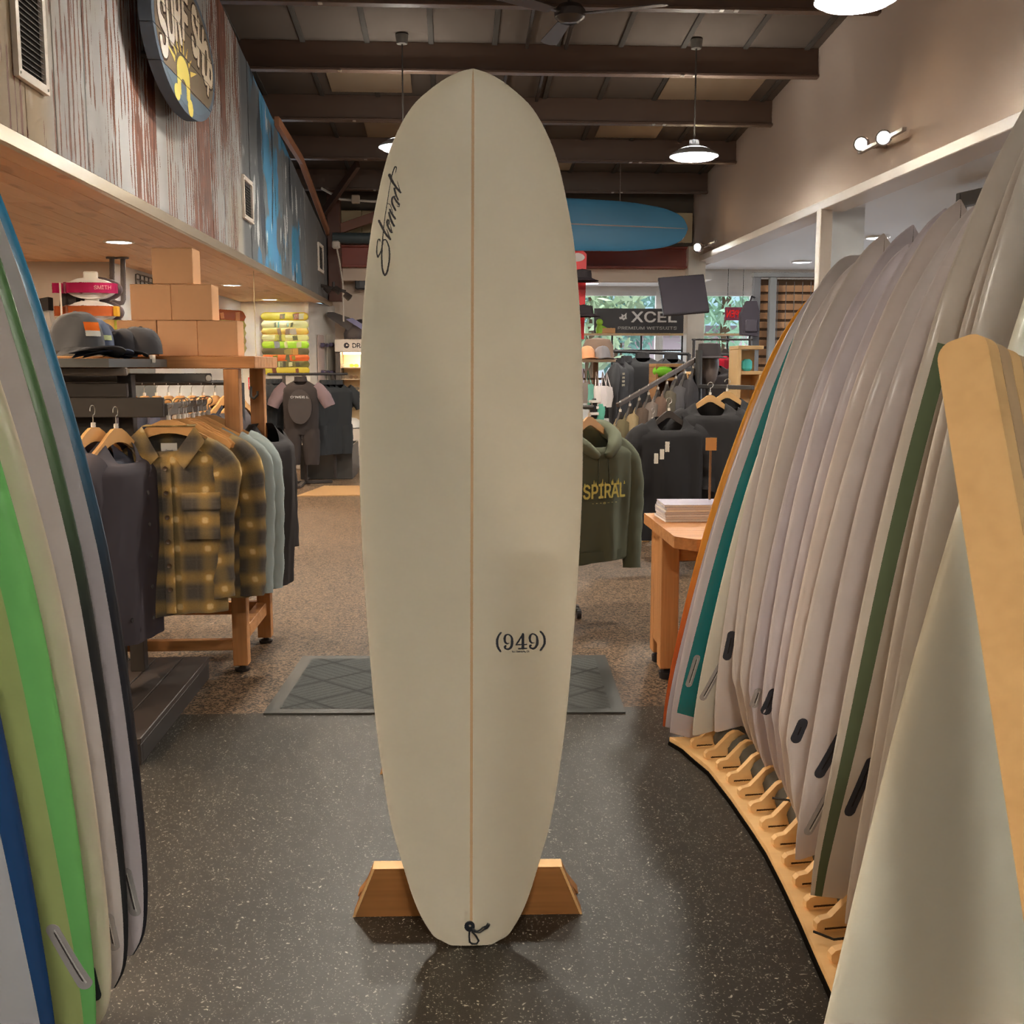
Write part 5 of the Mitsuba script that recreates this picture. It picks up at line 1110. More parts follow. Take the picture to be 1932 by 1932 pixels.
# ------------------------------------------------------------------ skateboard decks on the nook wall
def deck(lo, hi, z, y, cols, lab, depth=0.13, flip=1):
    k = thing('skateboard_deck', lab, 'skateboard deck', 'skateboard decks stacked on the nook wall')
    L_ = hi - lo; n = 36
    s = np.linspace(0, 1, n); t = np.linspace(-1, 1, 9)
    ends = np.minimum(1, np.sqrt(np.maximum(0, 1 - (np.clip(np.abs(2 * s - 1) - .78, 0, 1) / .22) ** 2)) + .0)
    kick = 0.02 * np.clip((np.abs(2 * s - 1) - .68) / .32, 0, 1) ** 1.4
    V = np.array([[lo + L_ * a, y - 0.045 + c * .0 + .01 * b * b - q, z + depth / 2 * e * b] for a, e, q in zip(s, ends, kick) for b, c in zip(t, t)])
    B_ = V + [0, 0.011, 0]; F = []
    for i in range(n - 1):
        for j in range(8):
            a = i * 9 + j; F += [[a, a + 9, a + 10, a + 1], [n * 9 + a, n * 9 + a + 1, n * 9 + a + 10, n * 9 + a + 9]]
    for j, o in ((0, 0), (8, 0)):
        for i in range(n - 1): a = i * 9 + j; F.append([a, n * 9 + a, n * 9 + a + 9, a + 9])
    for i in (0, n - 1):
        for j in range(8): a = i * 9 + j; F.append([a, a + 1, n * 9 + a + 1, n * 9 + a])
    add('deck', trimesh.Trimesh(np.vstack([V, B_]), np.vstack([np.array(F)[:, [0, 1, 2]], np.array(F)[:, [0, 2, 3]]]), process=True), 'satin', cols[0], k, smooth=50)
    g = np.random.default_rng(int(z * 1000))
    for c in cols[1:]:
        for _ in range(2):
            w = L_ * (0.03 + .1 * g.random()); x = lo + L_ * (.2 + .6 * g.random()); a = x - lo; sk = .03 * (g.random() - .5); hh2 = depth * (.25 + .2 * g.random())
            q = Polygon([(x, z - hh2), (x + w, z - hh2 * .9), (x + w + sk, z + hh2), (x + sk, z + hh2 * .8)])
            add('graphic', plate_y(q, y - .049, y - .0445), 'satin', c, k)
NX0, NX1 = at(486, 600, 14.7)[0], at(578, 600, 14.7)[0]
dk = [(596, [(206, 176, 40), (60, 66, 40), (150, 60, 44), (200, 204, 160)], 'yellow skateboard deck with dark slanted graphics, top of the stack'), (612, [(202, 198, 120), (70, 84, 50), (96, 160, 116)], 'pale yellow skateboard deck with a green patch'),
      (625, [(198, 146, 52), (96, 80, 66), (150, 140, 120)], 'amber skateboard deck with brown graphics'), (637, [(206, 204, 118), (70, 76, 44), (190, 180, 60)], 'cream yellow skateboard deck with small dark lettering-like marks'),
      (650, [(140, 206, 40), (186, 196, 130), (96, 110, 120)], 'bright green skateboard deck'), (663, [(70, 66, 44), (170, 110, 50), (120, 110, 60)], 'dark olive skateboard deck with orange strokes'),
      (675, [(222, 96, 46), (120, 104, 30), (60, 60, 40)], 'orange-red skateboard deck with an olive end'), (687, [(86, 86, 46), (196, 196, 150), (40, 40, 30)], 'olive skateboard deck with pale stripes'), (699, [(190, 166, 54), (110, 60, 40)], 'mustard skateboard deck at the bottom of the stack')]
for py, cols, lab in dk:
    z = at(530, py, 14.8)[2]; deck(NX0, NX1, z, 14.98, cols, lab, .112)
for i, (py, cols, lab) in enumerate(((596, [(176, 92, 48), (220, 150, 90)], 'shiny copper skateboard deck on the side wall of the nook, top of its column'), (612, [(176, 166, 84), (120, 110, 60)], 'olive yellow skateboard deck end, second in the side column'), (627, [(196, 188, 120), (150, 140, 60)], 'pale skateboard deck end, third in the side column'),
                                (642, [(170, 156, 92), (200, 190, 130)], 'tan skateboard deck end, fourth in the side column'), (656, [(190, 178, 120), (110, 100, 70)], 'cream skateboard deck end, lowest in the side column'))):
    z = at(468, py, 13.6)[2]
    deck(-.36, .36, 0, 0, cols, lab, .15)
    k = [q for q in scene if q.startswith('skateboard_deck')][-1].split('__')[0]
    move(k, xform((-2.80 + .0, 13.6, z), rz=62))
# complete skateboards leaning on the white return wall
for i, (px, Y, c, lab) in enumerate(((603, 14.6, (196, 176, 168), 'pale skateboard hung upright with dark trucks, on the white return wall'), (620, 15.0, (208, 202, 190), 'thin white skateboard hung upright next to the corner'))):
    k = thing('skateboard', lab, 'skateboard', 'skateboards hung on the white return wall')
    sw = (.35, .68)[i]; a = np.array([-1.96 + .26 * sw + .048, 14.95 + sw - .013, 0]); z0, z1 = at(px, 720, Y)[2], at(px, 632, Y)[2]
    x = a[0]
    q = Polygon([(-.09, z0), (.09, z0), (.09, z1), (-.09, z1)]).buffer(.02, 4)
    m = plate_y(q, -.006, .006); m.apply_transform(xform((x, a[1], 0), rz=(75, 75)[i])); add('deck', m, 'gloss', c, k)
    for z in (z0 + .12, z1 - .12):
        mm = cat(rod((-.075, -.06, z), (.075, -.06, z), .014, 8), bx((-.03, -.055, z - .03), (.03, -.007, z + .03), .004)); mm.apply_transform(xform((x, a[1], 0), rz=(75, 75)[i])); t_ = add('truck', mm, 'satin', (70, 64, 72), k)
        for s in (-1, 1):
            w = lathe([(0.0001, -.017), (.026, -.017), (.028, 0), (.026, .017), (0.0001, .017)], 12, frame_m((s * .085, -.06, z), (0, 1, 0), (1, 0, 0))); w.apply_transform(xform((x, a[1], 0), rz=(75, 75)[i])); add('wheel', w, 'satin', (86, 80, 110), t_, smooth=40)
# ------------------------------------------------------------------ wetsuit rack
WR = thing('garment_rack', 'black metal garment rack on T-shaped feet holding the wetsuits', 'rack')
wY = 12.95; bz_ = at(560, 706, wY)[2]
wa, wb = at(505, 706, wY - .1), at(655, 706, wY + .5)
add('top_bar', rod([wa[0], wa[1], bz_], [wb[0], wb[1], bz_], .016), 'satin', (44, 42, 42), WR)
for q in (at(541, 905, wY - .05), at(578, 905, wY + .1), at(632, 880, wY + .5)):
    add('upright', bx((q[0] - .018, q[1] - .018, 0.03), (q[0] + .018, q[1] + .018, bz_ - .012), .003), 'satin', (48, 42, 40), WR)
b0 = at_z(527, 914); b1 = at_z(627, 911); add('foot_bar', bar([b0[0], b0[1], .02], [b1[0], b1[1], .02], .05, .035), 'satin', (52, 46, 44), WR)
b0 = at_z(563, 922); b1 = at_z(582, 905); add('foot_bar', bar([b0[0], b0[1], .02], [b1[0], b1[1], .02], .05, .03), 'satin', (52, 46, 44), WR)
def wetsuit(M, lab, group, col, sleeve_col, seed, H=0.62, W=0.44, legs=.36, long_=False, logo=None, panel=None, name='wetsuit'):
    k = thing(name, lab, 'wetsuit', group)
    torso(k, 'body', W, H, .10, 'cloth', col, seed, neck=.075, dip=.05, slope=.08, fold=.006, n=40, m=26, taper=.86)
    for s in (-1, 1):
        limb(k, 'sleeve', [(s * (W / 2 - .06), 0, -.07), (s * (W / 2 + .03), -.01, -.16), (s * (W / 2 + .11), -.02, -.30)] + ([(s * (W / 2 + .12), -.02, -.62)] if long_ else []), [.075, .08, .068] + ([.05] if long_ else []), 'cloth', sleeve_col, seed + 5, n=16, m=12, cuff=False)
        limb(k, 'leg', [(s * W * .23, 0, -H + .06), (s * W * .24, 0, -H - .05), (s * W * .25, -.01, -H - legs)], [.105, .105, .078], 'cloth', col, seed + 9, n=16, m=12, cuff=False)
    if panel: add('chest_panel', extr(affinity.scale(Point(0, 0).buffer(1, 20), .135, .2), .004, xform((0, -.112, -.30), rx=90)), 'cloth', panel, k)
    if logo: add('chest_print', text(logo, .024, facing((0, -.118, -.20)), depth=.001, width=.21), 'matte', (176, 176, 178), k)
    add('neck_collar', tm(lathe([(.076, -.01), (.07, .045), (.064, .045), (.07, -.01)], 18), np.diag([1, .75, 1, 1])), 'cloth', col, k, smooth=40)
    move(k, M); return k
GW = 'wetsuits on the black metal rack'
o = at(567, 718, wY - .22)
wetsuit(xform((o[0], o[1], o[2])), 'short black wetsuit with grey-mauve sleeves and a small chest logo, facing the aisle', GW, (48, 44, 44), (104, 90, 94), 201, logo="O'NEILL", panel=(58, 54, 54))
for i, (px, dy, lab) in enumerate(((508, -.05, 'first of three black wetsuits edge-on behind the table post'), (518, .0, 'second of three black wetsuits edge-on behind the table post'), (528, .05, 'black wetsuit edge-on directly left of the grey-sleeved wetsuit'),
                                   (612, .3, 'black wetsuit edge-on directly right of the grey-sleeved wetsuit'), (622, .36, 'black wetsuit second from the aisle end of the metal rack'), (636, .44, 'black wetsuit at the aisle end of the metal rack, turned slightly'))):
    o = at(px, 722 if i < 3 else 724, wY + dy)
    wetsuit(xform((o[0], o[1], o[2]), rz=(66, 64, 60, 58, 50, 34)[i]), lab, GW, (44, 46, 48), (46, 48, 50), 210 + i, H=.56, legs=.30, W=.40)
k = thing('display_bin', 'low dark merchandise bin on the floor behind the wetsuit rack', 'bin')
p = at_z(612, 892); add('box', cat(bx((p[0] - .2, 13.6, 0), (p[0] + .45, 13.62, .42)), bx((p[0] - .2, 14.5, 0), (p[0] + .45, 14.52, .42)), bx((p[0] - .2, 13.62, 0), (p[0] - .18, 14.5, .42)), bx((p[0] + .43, 13.62, 0), (p[0] + .45, 14.5, .42)), bx((p[0] - .18, 13.62, .3), (p[0] + .43, 14.5, .32))), 'satin', (58, 56, 54), k)
# red sign on the table post
k = thing('red_sign', 'small red sign with white capital letters beside the table post', 'sign')
p0, p1 = at(472, 712, 10.2), at(497, 735, 10.2)
add('panel', bx((p0[0] - .02, 10.2, p1[2]), (p1[0], 10.215, p0[2]), .002), 'satin', (196, 40, 52), k)
add('lettering', text('MS', .07, facing(((p0[0] + p1[0]) / 2, 10.1995, p1[2] + .026)), depth=.002), 'matte', (236, 226, 222), k)
add('cord', tube([[p0[0], 10.205, p0[2]], [(p0[0] + p1[0]) / 2, 10.205, p0[2] + .2], [p1[0], 10.205, p0[2]]], .004, 6), 'satin', (190, 170, 130), k)
add('drop_cord', rod([(p0[0] + p1[0]) / 2, 10.205, p0[2] + .2], [(p0[0] + p1[0]) / 2, 10.205, ZS], .003, 6), 'satin', (190, 170, 130), k)
# lit eyewear cabinet at the back wall
CY = 15.35
k = thing('eyewear_cabinet', 'white lit eyewear cabinet with a lettered header against the back wall', 'cabinet')
x0, x1 = at(633, 700, CY)[0], at(760, 700, CY)[0]; zt_, zm, zb = at(640, 640, CY)[2], at(640, 664, CY)[2], at(640, 810, CY)[2]
add('header', bx((x0, CY - .06, zm), (x1, 15.85, zt_), .01), 'satin', (224, 214, 204), k)
add('side', bx((x0, CY, 0), (x0 + .07, 15.85, zm), .004), 'satin', (84, 78, 74), k); add('side', bx((x1 - .07, CY, 0), (x1, 15.85, zm), .004), 'satin', (84, 78, 74), k)
add('back', bx((x0 + .07, 15.83, zb), (x1 - .07, 15.85, zm), 0), 'matte', (236, 214, 176), k)
add('plinth', bx((x0 + .07, CY + .02, 0), (x1 - .07, 15.83, zb), .004), 'satin', (216, 206, 194), k)
m = bx((x0 + .1, CY + .12, zm - .03), (x1 - .1, CY + .2, zm - .006), 0); kk = key_for(k + '__strip_light'); scene[kk] = shape(m, 'matte', (255, 240, 210), emitter=emit((34, 26, 16)))
for py in (693, 715, 737, 762): z = at(650, py, CY)[2]; add('shelf', bx((x0 + .07, CY + .1, z - .012), (x1 - .07, 15.82, z), 0), 'satin', (226, 206, 172), k)
hx = at(664, 652, CY)[0]
add('header_print', text('DRAGON', .062, facing((hx + .19, CY - .0605, (zt_ + zm) / 2 - .03)), depth=.002), 'matte', (60, 58, 62), k)
add('header_emblem', extr(Point(0, 0).buffer(.038, 14).difference(Polygon([(-.01, -.01), (.03, .0), (.0, .02)])), .002, facing((hx - .07 + .0, CY - .0605, (zt_ + zm) / 2))), 'matte', (60, 58, 62), k)
for i, (px, py, c) in enumerate(((652, 688, (196, 186, 170)), (668, 688, (224, 160, 60)), (652, 710, (150, 130, 110)), (667, 710, (120, 90, 60)), (652, 732, (230, 110, 60)), (669, 731, (60, 60, 66)), (668, 742, (150, 130, 90)), (655, 757, (110, 150, 160)), (672, 757, (96, 110, 120)))):
    p = at(px, py, CY + .22); g_ = thing('sunglasses', ('pale', 'orange', 'brown', 'dark brown', 'red-orange', 'black', 'olive', 'blue-green', 'slate')[i] + ' pair of glasses on the lit cabinet shelves', 'glasses', 'glasses in the lit eyewear cabinet')
    e = affinity.scale(Point(0, 0).buffer(1, 12), .03, .022)
    zz = [at(650, q, CY)[2] for q in (693, 715, 737, 762)]; zz = min(zz, key=lambda q: abs(q - p[2] + .02)) + .024
    add('frame', plate_y(unary_union([affinity.translate(e, -.034, 0), affinity.translate(e, .034, 0), sbox(-.01, .0, .01, .008)]).buffer(.003), -.004, .004), 'gloss', c, g_); move(g_, xform((p[0], CY + .2, zz)))
    add('temple', cat(rod((p[0] - .064, CY + .2, zz), (p[0] - .06, CY + .3, zz), .003, 6), rod((p[0] + .064, CY + .2, zz), (p[0] + .06, CY + .3, zz), .003, 6)), 'gloss', c, g_)
k = thing('helmet', 'white helmet at the bottom of the lit eyewear cabinet', 'helmet')
p = at(664, 795, CY + .2); p[2] = zb
add('shell', lathe([(.13, 0.0), (.135, .05), (.115, .11), (.07, .145), (0.0001, .155)], 24, xform(p)), 'gloss', (228, 226, 220), k, smooth=60); add('rim', lathe([(.126, 0.001), (.139, 0.002), (.139, .016), (.133, .018)], 24, xform(p)), 'satin', (90, 88, 86), k, smooth=40)
for i, (pa, pb) in enumerate((((641, 860), (675, 886)), ((642, 846), (674, 863)))):
    a, b2 = at(pa[0], pa[1], 14.85), at(pb[0], pb[1], 14.85); z0 = 0 if i == 0 else at(640, 861, 14.85)[2]; z1 = at(640, 861, 14.85)[2] - .002 if i == 0 else at(640, 846, 14.85)[2]
    k = thing('shoe_box', ('lower black printed box on the floor before the lit cabinet', 'upper black printed box of the pair before the lit cabinet')[i], 'box', 'black boxes before the lit cabinet')
    add('carton', bx((a[0], 14.75, z0), (b2[0], 15.1, z1), .003), 'satin', (46, 44, 46), k)
    add('emblem', plate_y(affinity.translate(affinity.scale(Point(0, 0).buffer(1, 10), .05, .022), (a[0] + b2[0]) / 2, (z0 + z1) / 2 + .01), 14.747, 14.75), 'matte', (190, 186, 180), k)
    add('print_bar', bx(((a[0] + b2[0]) / 2 - .09, 14.747, z0 + .03), ((a[0] + b2[0]) / 2 + .09, 14.75, z0 + .045), 0), 'matte', (150, 148, 146), k)
# black cap-shaped display on top of the cabinet
k = thing('hat_display', 'oversized black cap-shaped display with a violet-blue band on top of the lit cabinet', 'display')
p = at(684, 640, CY + .15); p[2] = zt_
m = lathe([(.2, 0.0), (.215, .06), (.2, .15), (.14, .24), (.05, .28), (0.0001, .285)], 28, xform(p, ry=-18) @ np.diag([1.15, .9, 1, 1])); m.vertices[:, 2] = np.maximum(m.vertices[:, 2], zt_ + .001)
add('crown', m, 'satin', (58, 54, 58), k, smooth=60)
q = Polygon([(-.12, .09), (-.42, .29), (-.47, .33), (-.46, .36), (-.38, .36), (-.1, .26)]).buffer(.012, 4); m = plate_y(q, -.13, .13); m.apply_transform(xform(p)); add('brim', m, 'satin', (54, 50, 52), k, smooth=30)
q = Polygon([(-.21, .27), (-.12, .29), (.24, .08), (.22, .0)]); m = plate_y(q, -.215, -.19); m.apply_transform(xform(p)); add('band', m, 'satin', (112, 112, 150), k)
k = thing('floor_mat', 'tan floor mat far back on the carpet before the wetsuit rack', 'mat')
P4 = [at_z(560, 937), at_z(745, 935), at_z(745, 918), at_z(612, 918)]; add('pile', extr(Polygon([q[:2] for q in P4]), .012), 'matte', (168, 134, 96), k)
k = thing('door_mat', 'dark grey ribbed rubber mat with a diamond pattern on the floor behind the display surfboard', 'mat')
P4 = [(-.775, 4.276), (.694, 4.208), (.679, 5.094), (-.687, 5.15)]; A = np.array(P4[0]); ux = (np.array(P4[1]) - A); w = np.linalg.norm(ux); ux /= w; h = .875
Mx = np.eye(4); Mx[:2, 0] = ux; Mx[:2, 1] = [-ux[1], ux[0]]; Mx[:2, 3] = A
brd = sbox(0, 0, w, h).difference(sbox(.055, .055, w - .055, h - .055))
add('border', extr(brd, .008, Mx), 'satin', (52, 54, 53), k)
gx, gy = np.meshgrid(np.linspace(.055, w - .055, 8), np.linspace(.055, h - .055, 6), indexing='ij')
gv = np.stack([gx, gy, 0 * gx + .009], -1).reshape(-1, 3); gf = [[i * 6 + j, (i + 1) * 6 + j, (i + 1) * 6 + j + 1, i * 6 + j + 1] for i in range(7) for j in range(5)]
add('pile', (gv @ Mx[:3, :3].T + Mx[:3, 3], gf), 'mat_rubber', parent=k, uv=gv[:, :2])

# ================================================================== right-hand side of the shop
# hanging blue board under the back roof
p = at(1298, 426, 14.3); hl = 3.3
k = thing('paddle_board', 'long sky-blue paddle board hung sideways under the back roof beside the red beam', 'paddle board')
Mb = frame_m((p[0] - hl, 14.3, p[2] + .06), (0, 0, -1), (math.cos(.03), 0, -math.sin(.03)))
PB = Board(Mb, hl, .66, PchipInterpolator([0, .03, .1, .3, .5, .7, .88, .95, .985, 1], [.3, .5, .75, .96, 1, .97, .8, .6, .36, .02]), +1 if Mb[1, 1] > 0 else -1, rock=lambda t: 0 * t, thick=.11, nt=44, nu=12, line=.009)
PB.skin(k, (72, 138, 178), 'satin', [('stringer', lambda u, s, t: (np.abs(u) < .0115) & (s < 0) & (t > .03), (150, 146, 150), None)])
for x in (p[0] - .9, p[0] - 2.4): add('hanging_wire', rod((x, 14.28, p[2] + .3), (x, 14.28, roof(14.28)), .006, 6), 'satin', (120, 110, 104), k)
# hoodie and its rack
HR = thing('garment_rack', 'dark garment rack behind the display surfboard that holds the green hoodie', 'rack')
o = at(1112, 786, 5.7)
ra, rb = o + [.02, -.06, .05], o + [-.55, .75, .05]
add('bar', rod(ra, rb, .012), 'satin', (46, 44, 44), HR); 
for q in (o + [-.30, .40, .05], rb): add('upright', rod((q[0], q[1], .02), q, .016), 'satin', (46, 44, 44), HR)
q = o + [-.3, .4, 0]; add('foot', bx((q[0] - .3, q[1] - .02, 0), (q[0] + .3, q[1] + .02, .03), .004), 'satin', (46, 44, 44), HR)
f = at_z(1092, 1167); add('caster', lathe([(0.0001, -.012), (.028, -.012), (.028, .012), (0.0001, .012)], 14, frame_m((f[0], f[1], .029), (0, 0, 1), (1, 0, 0))), 'satin', (40, 40, 42), HR, smooth=40)
add('foot', bar((f[0], f[1], .05), (f[0] - .5, f[1] + .2, .05), .03, .02), 'satin', (46, 44, 44), HR)
GG = 'hooded sweatshirts on the rack behind the display surfboard'
kh = shirt(xform((o[0] + .01, o[1], o[2] - .075), rz=28), 'olive green hooded sweatshirt with yellow chest lettering, partly behind the display surfboard', GG, 'cloth', (88, 92, 76), 301, W=.50, H=.70, D=.10, details=False, out=.03, sleeve=.66, cat_='hoodie', name='hoodie')
Mh = xform((o[0] + .01, o[1], o[2] - .075), rz=28)
for s in (-1, 1):
    pts = [(s * .03, -.105, -.13), (s * .085, -.085, -.085), (s * .14, -.01, -.03), (s * .12, .07, .01), (0, .10, .015)]
    m = tube([np.array(PchipInterpolator(np.arange(5), np.array(pts)[:, i])(np.linspace(0, 4, 16))) for i in range(1)] if False else np.stack([PchipInterpolator(np.arange(5), np.array(pts)[:, i])(np.linspace(0, 4, 18)) for i in range(3)], 1), np.interp(np.linspace(0, 1, 18), [0, .3, .7, 1], [.022, .036, .046, .044]), 10)
    m.apply_transform(Mh); add('hood', m, 'cloth', (94, 98, 82), kh, smooth=True)
    m = tube([(s * .03, -.112, -.14), (s * .035, -.118, -.22), (s * .038, -.117, -.30)], .004, 6); m.apply_transform(Mh); add('drawstring', m, 'cloth', (64, 68, 56), kh)
add('hem_rib', tm(trimesh.Trimesh(*(lambda t_: (t_.vertices, t_.faces))(lathe([(.5, -.70), (.505, -.64), (.495, -.64), (.49, -.70)], 40, np.diag([.47, .145, 1, 1]))), process=False), Mh), 'cloth', (80, 84, 68), kh, smooth=30)
ltr = meshkit.text_mesh('SPIRAL', .072, .003, True); ltr.apply_scale([.27 / ltr.extents[0], 1, 1]); ltr.apply_translation([-.135 - ltr.bounds[0, 0] - .0, 0, 0])
g = np.random.default_rng(5); fl = []
for _ in range(18): x = -.13 + .26 * g.random(); fl.append(trimesh.creation.extrude_polygon(Polygon([(x - .005, .066), (x + .005, .066), (x + .004 * (g.random() - .5), .08 + .02 * g.random())]), .003))
ltr = cat(ltr, *fl)
ltr.vertices = np.stack([ltr.vertices[:, 0], -.128 - ltr.vertices[:, 2] + .25 * ltr.vertices[:, 0] ** 2, ltr.vertices[:, 1] - .345], 1); ltr.apply_transform(Mh); add('chest_print', ltr, 'matte', (206, 196, 116), kh, label='pale yellow lettering with small flames')
m = text('LIVING  O  THE  PAST', .014, np.eye(4), True, .001, .17) if False else text('- - - o - - -', .014, np.eye(4), True, .001, .16)
m.vertices = np.stack([m.vertices[:, 0], -.128 - m.vertices[:, 2], m.vertices[:, 1] - .378], 1); m.apply_transform(Mh); add('chest_dashes', m, 'matte', (196, 190, 130), kh)
add('neck_label', bx((-.02, -.003, -.115), (.02, 0, -.10), 0, Mh @ xform((0, -.06, 0))), 'matte', (190, 190, 184), kh)
for i, (dx, dy, lab) in enumerate(((0, 0, 'angular wooden hanger inside the green hoodie'), (-.10, .16, 'wooden hanger directly behind the green hoodie'), (-.22, .34, 'wooden hanger at the back of the hoodie row, nearest the display surfboard'))):
    hanger((o[0] + dx, o[1] + dy, o[2]), 38, lab, 'wooden hangers of the hoodie row', wave=False, w=.19, col=(208, 162, 112))
    if i: shirt(xform((o[0] + dx, o[1] + dy, o[2] - .075), rz=40), ('olive hoodie behind the lettered green one', 'dark hoodie at the back of the hoodie row')[i - 1], GG, 'cloth', ((84, 88, 74), (60, 58, 58))[i - 1], 305 + i, W=.48, H=.68, details=False, cat_='hoodie', name='hoodie')
# wooden table with magazines
MT = thing('wooden_table', 'orange-brown wooden table with a clipped corner behind the orange-railed surfboard, carrying magazines', 'table')
q = at(1250, 1012, 4.72); mz = q[2]; la = at_z(1248, 1282); 
xa = at(1215, 966, 5.35)
tz = .70
c = [at_z(1215, 968, tz), at_z(1272, 1012, tz), at_z(1315, 1018, tz)]
top = Polygon([c[0][:2], c[1][:2], (c[2][0] + .0, c[2][1] - .0), (2.1, c[2][1] + .02), (2.1, c[0][1] + .05), ])
add('top', extr(top, .05, xform((0, 0, tz - .05))), 'wood_x', parent=MT)
lx, ly = la[0] + .03, la[1] + .03
for x, y in ((lx, ly), (lx + .02, c[0][1] - .12), (1.9, ly), (1.9, c[0][1] - .12)): add('leg', bx((x - .04, y - .04, .05), (x + .04, y + .04, tz - .051), .004), 'wood_z', parent=MT)
for x, y in ((lx, ly), (1.9, ly), (lx + .02, c[0][1] - .12), (1.9, c[0][1] - .12)): add('foot', lathe([(0.0001, 0), (.035, 0), (.038, .03), (.015, .04), (.015, .05), (0.0001, .05)], 14, xform((x, y, 0))), 'satin', (34, 34, 38), MT, smooth=40)
add('apron', bx((lx + .04, ly - .02, tz - .16), (1.86, ly + .02, tz - .051), .003), 'wood_x', parent=MT)
add('side_panel', bx((lx - .02, ly + .04, .12), (lx + .01, c[0][1] - .16, tz - .051), .003), 'wood_z', parent=MT)
add('lower_shelf', bx((lx + .011, ly, .12), (1.86, c[0][1] - .16, .16), .003), 'wood_x', parent=MT)
m0 = at_z(1226, 952, tz + .03); mags = [(226, 224, 222), (206, 200, 198), (216, 214, 216), (190, 186, 190), (222, 218, 212), (200, 198, 204), (210, 206, 204)]
g = np.random.default_rng(3)
mgx, mgy = at_z(1228, 968, tz)[0], at_z(1250, 985, tz)[1]
for i, cc in enumerate(mags):
    w, d_, t_ = .30, .23, .0105
    k = thing('magazine', 'glossy mauve magazine on top of the stack on the wooden table' if i == 6 else ('lowest magazine of the stack, lying on the wooden table' if i == 0 else 'thin pale magazine inside the stack on the wooden table'), 'magazine', 'magazines stacked on the wooden table')
    Mx = xform((mgx + w / 2 + .006 + .008 * g.random(), mgy + d_ / 2 + .006 * g.random(), tz + i * (t_ + .0006)), rz=-2 + 5 * g.random())
    add('pages', bx((-w / 2, -d_ / 2, .001), (w / 2, d_ / 2, t_ - .001), 0, Mx), 'matte', cc, k)
    add('cover', cat(bx((-w / 2 - .001, -d_ / 2 - .001, t_ - .001), (w / 2 + .001, d_ / 2 + .001, t_), 0, Mx), bx((-w / 2 - .001, -d_ / 2 - .001, 0), (w / 2 + .001, d_ / 2 + .001, .001), 0, Mx)), 'gloss', (150, 146, 164) if i == len(mags) - 1 else (190, 186, 190), k)
# black tops on a round rack behind the table
TR = thing('garment_rack', 'sloping metal arm rack behind the magazines, hung with black tops', 'rack')
ta, tb = at(1165, 765, 7.4), at(1330, 668, 7.9)
add('arm', bar(ta, tb, .03, .03), 'satin', (70, 62, 58), TR)
um = at(1318, 700, 7.8); add('post', rod((um[0], um[1], 0), (um[0], um[1], um[2] + .15), .025), 'satin', (50, 50, 50), TR)
tc = at(1420, 748, 7.3); add('arm', bar((um[0], um[1], tc[2] + .06), (tc[0], tc[1], tc[2] + .06), .03, .03), 'satin', (60, 58, 58), TR)
for sgn in (-1, 1): add('foot', bar((um[0], um[1], .03), (um[0] + .35 * sgn, um[1] - .3, .03), .04, .03), 'satin', (50, 50, 50), TR)
GT = 'black tops on the sloping rack behind the magazines'
for i, (px, py, Y, rz, H, c, lab) in enumerate(((1262, 772, 7.0, 14, .80, (42, 41, 42), 'long black top at the front of the sloping rack, facing the aisle'), (1232, 790, 7.25, 48, .72, (38, 37, 38), 'black top with hanging price tags, edge-on beside the front one'),
                                          (1340, 745, 7.1, 4, .74, (44, 43, 44), 'black T-shirt on a pale wooden hanger beside the orange-railed board'), (1372, 738, 7.35, 4, .74, (46, 46, 48), 'second black T-shirt on a wooden hanger behind the first'))):
    o = at(px, py, Y); kk = shirt(xform((o[0], o[1], o[2] - .05), rz=rz), lab, GT, 'cloth', c, 401 + i, W=.50, H=H, details=False, sleeve=.40, cat_='top', name='black_top')
    if i >= 2: hanger((o[0], o[1], o[2]), rz, ('pale wooden hanger of the first black T-shirt', 'pale wooden hanger of the second black T-shirt')[i - 2], 'pale hangers of the black T-shirts', wave=False, w=.18, col=(206, 164, 112))
    else: hanger((o[0], o[1], o[2] - .01), rz, ('dark hanger of the long black top', 'dark hanger of the tagged black top')[i], 'dark hangers on the sloping rack', wave=False, w=.17, col=(60, 54, 50))
    if i == 1:
        for (tx_, ty_) in ((1259, 843), (1249, 857), (1238, 865)): p = at(tx_, ty_, 6.85); add('price_tag', bx(p - [.014, .001, .033], p + [.014, .001, .033], 0), 'matte', (206, 198, 186), kk)
GC = 'patterned shirts on the sloping arm'
for i in range(9):
    t = (i + .3) / 9.6; o = ta + (tb - ta) * t
    kk = thing('shirt', f'{("camouflage brown", "olive", "tan", "dark brown", "grey-brown", "brown", "dark olive", "charcoal", "black")[i]} shirt on the sloping arm, number {i + 1} from its low end', 'shirt', GC)
    cc = ((104, 90, 66), (84, 76, 56), (120, 104, 78), (70, 58, 50), (96, 86, 80), (84, 66, 56), (74, 68, 58), (66, 64, 66), (50, 48, 50))[i]
    torso(kk, 'body', .42, .52, .05, 'cloth', cc, 430 + i, neck=.06, n=30, m=18)
    for s in (-1, 1): limb(kk, 'sleeve', [(s * .15, 0, -.08), (s * .22, 0, -.18), (s * .25, 0, -.3)], [.065, .065, .055], 'cloth', cc, 450 + i, n=12, m=8)
    move(kk, xform((o[0], o[1], o[2] - .10), rz=66)); hanger((o[0], o[1], o[2] - .055), 66, 'dark hanger of a patterned shirt on the sloping arm', 'dark hangers on the sloping arm', hook=.07, w=.16, wave=False, col=(54, 50, 48))
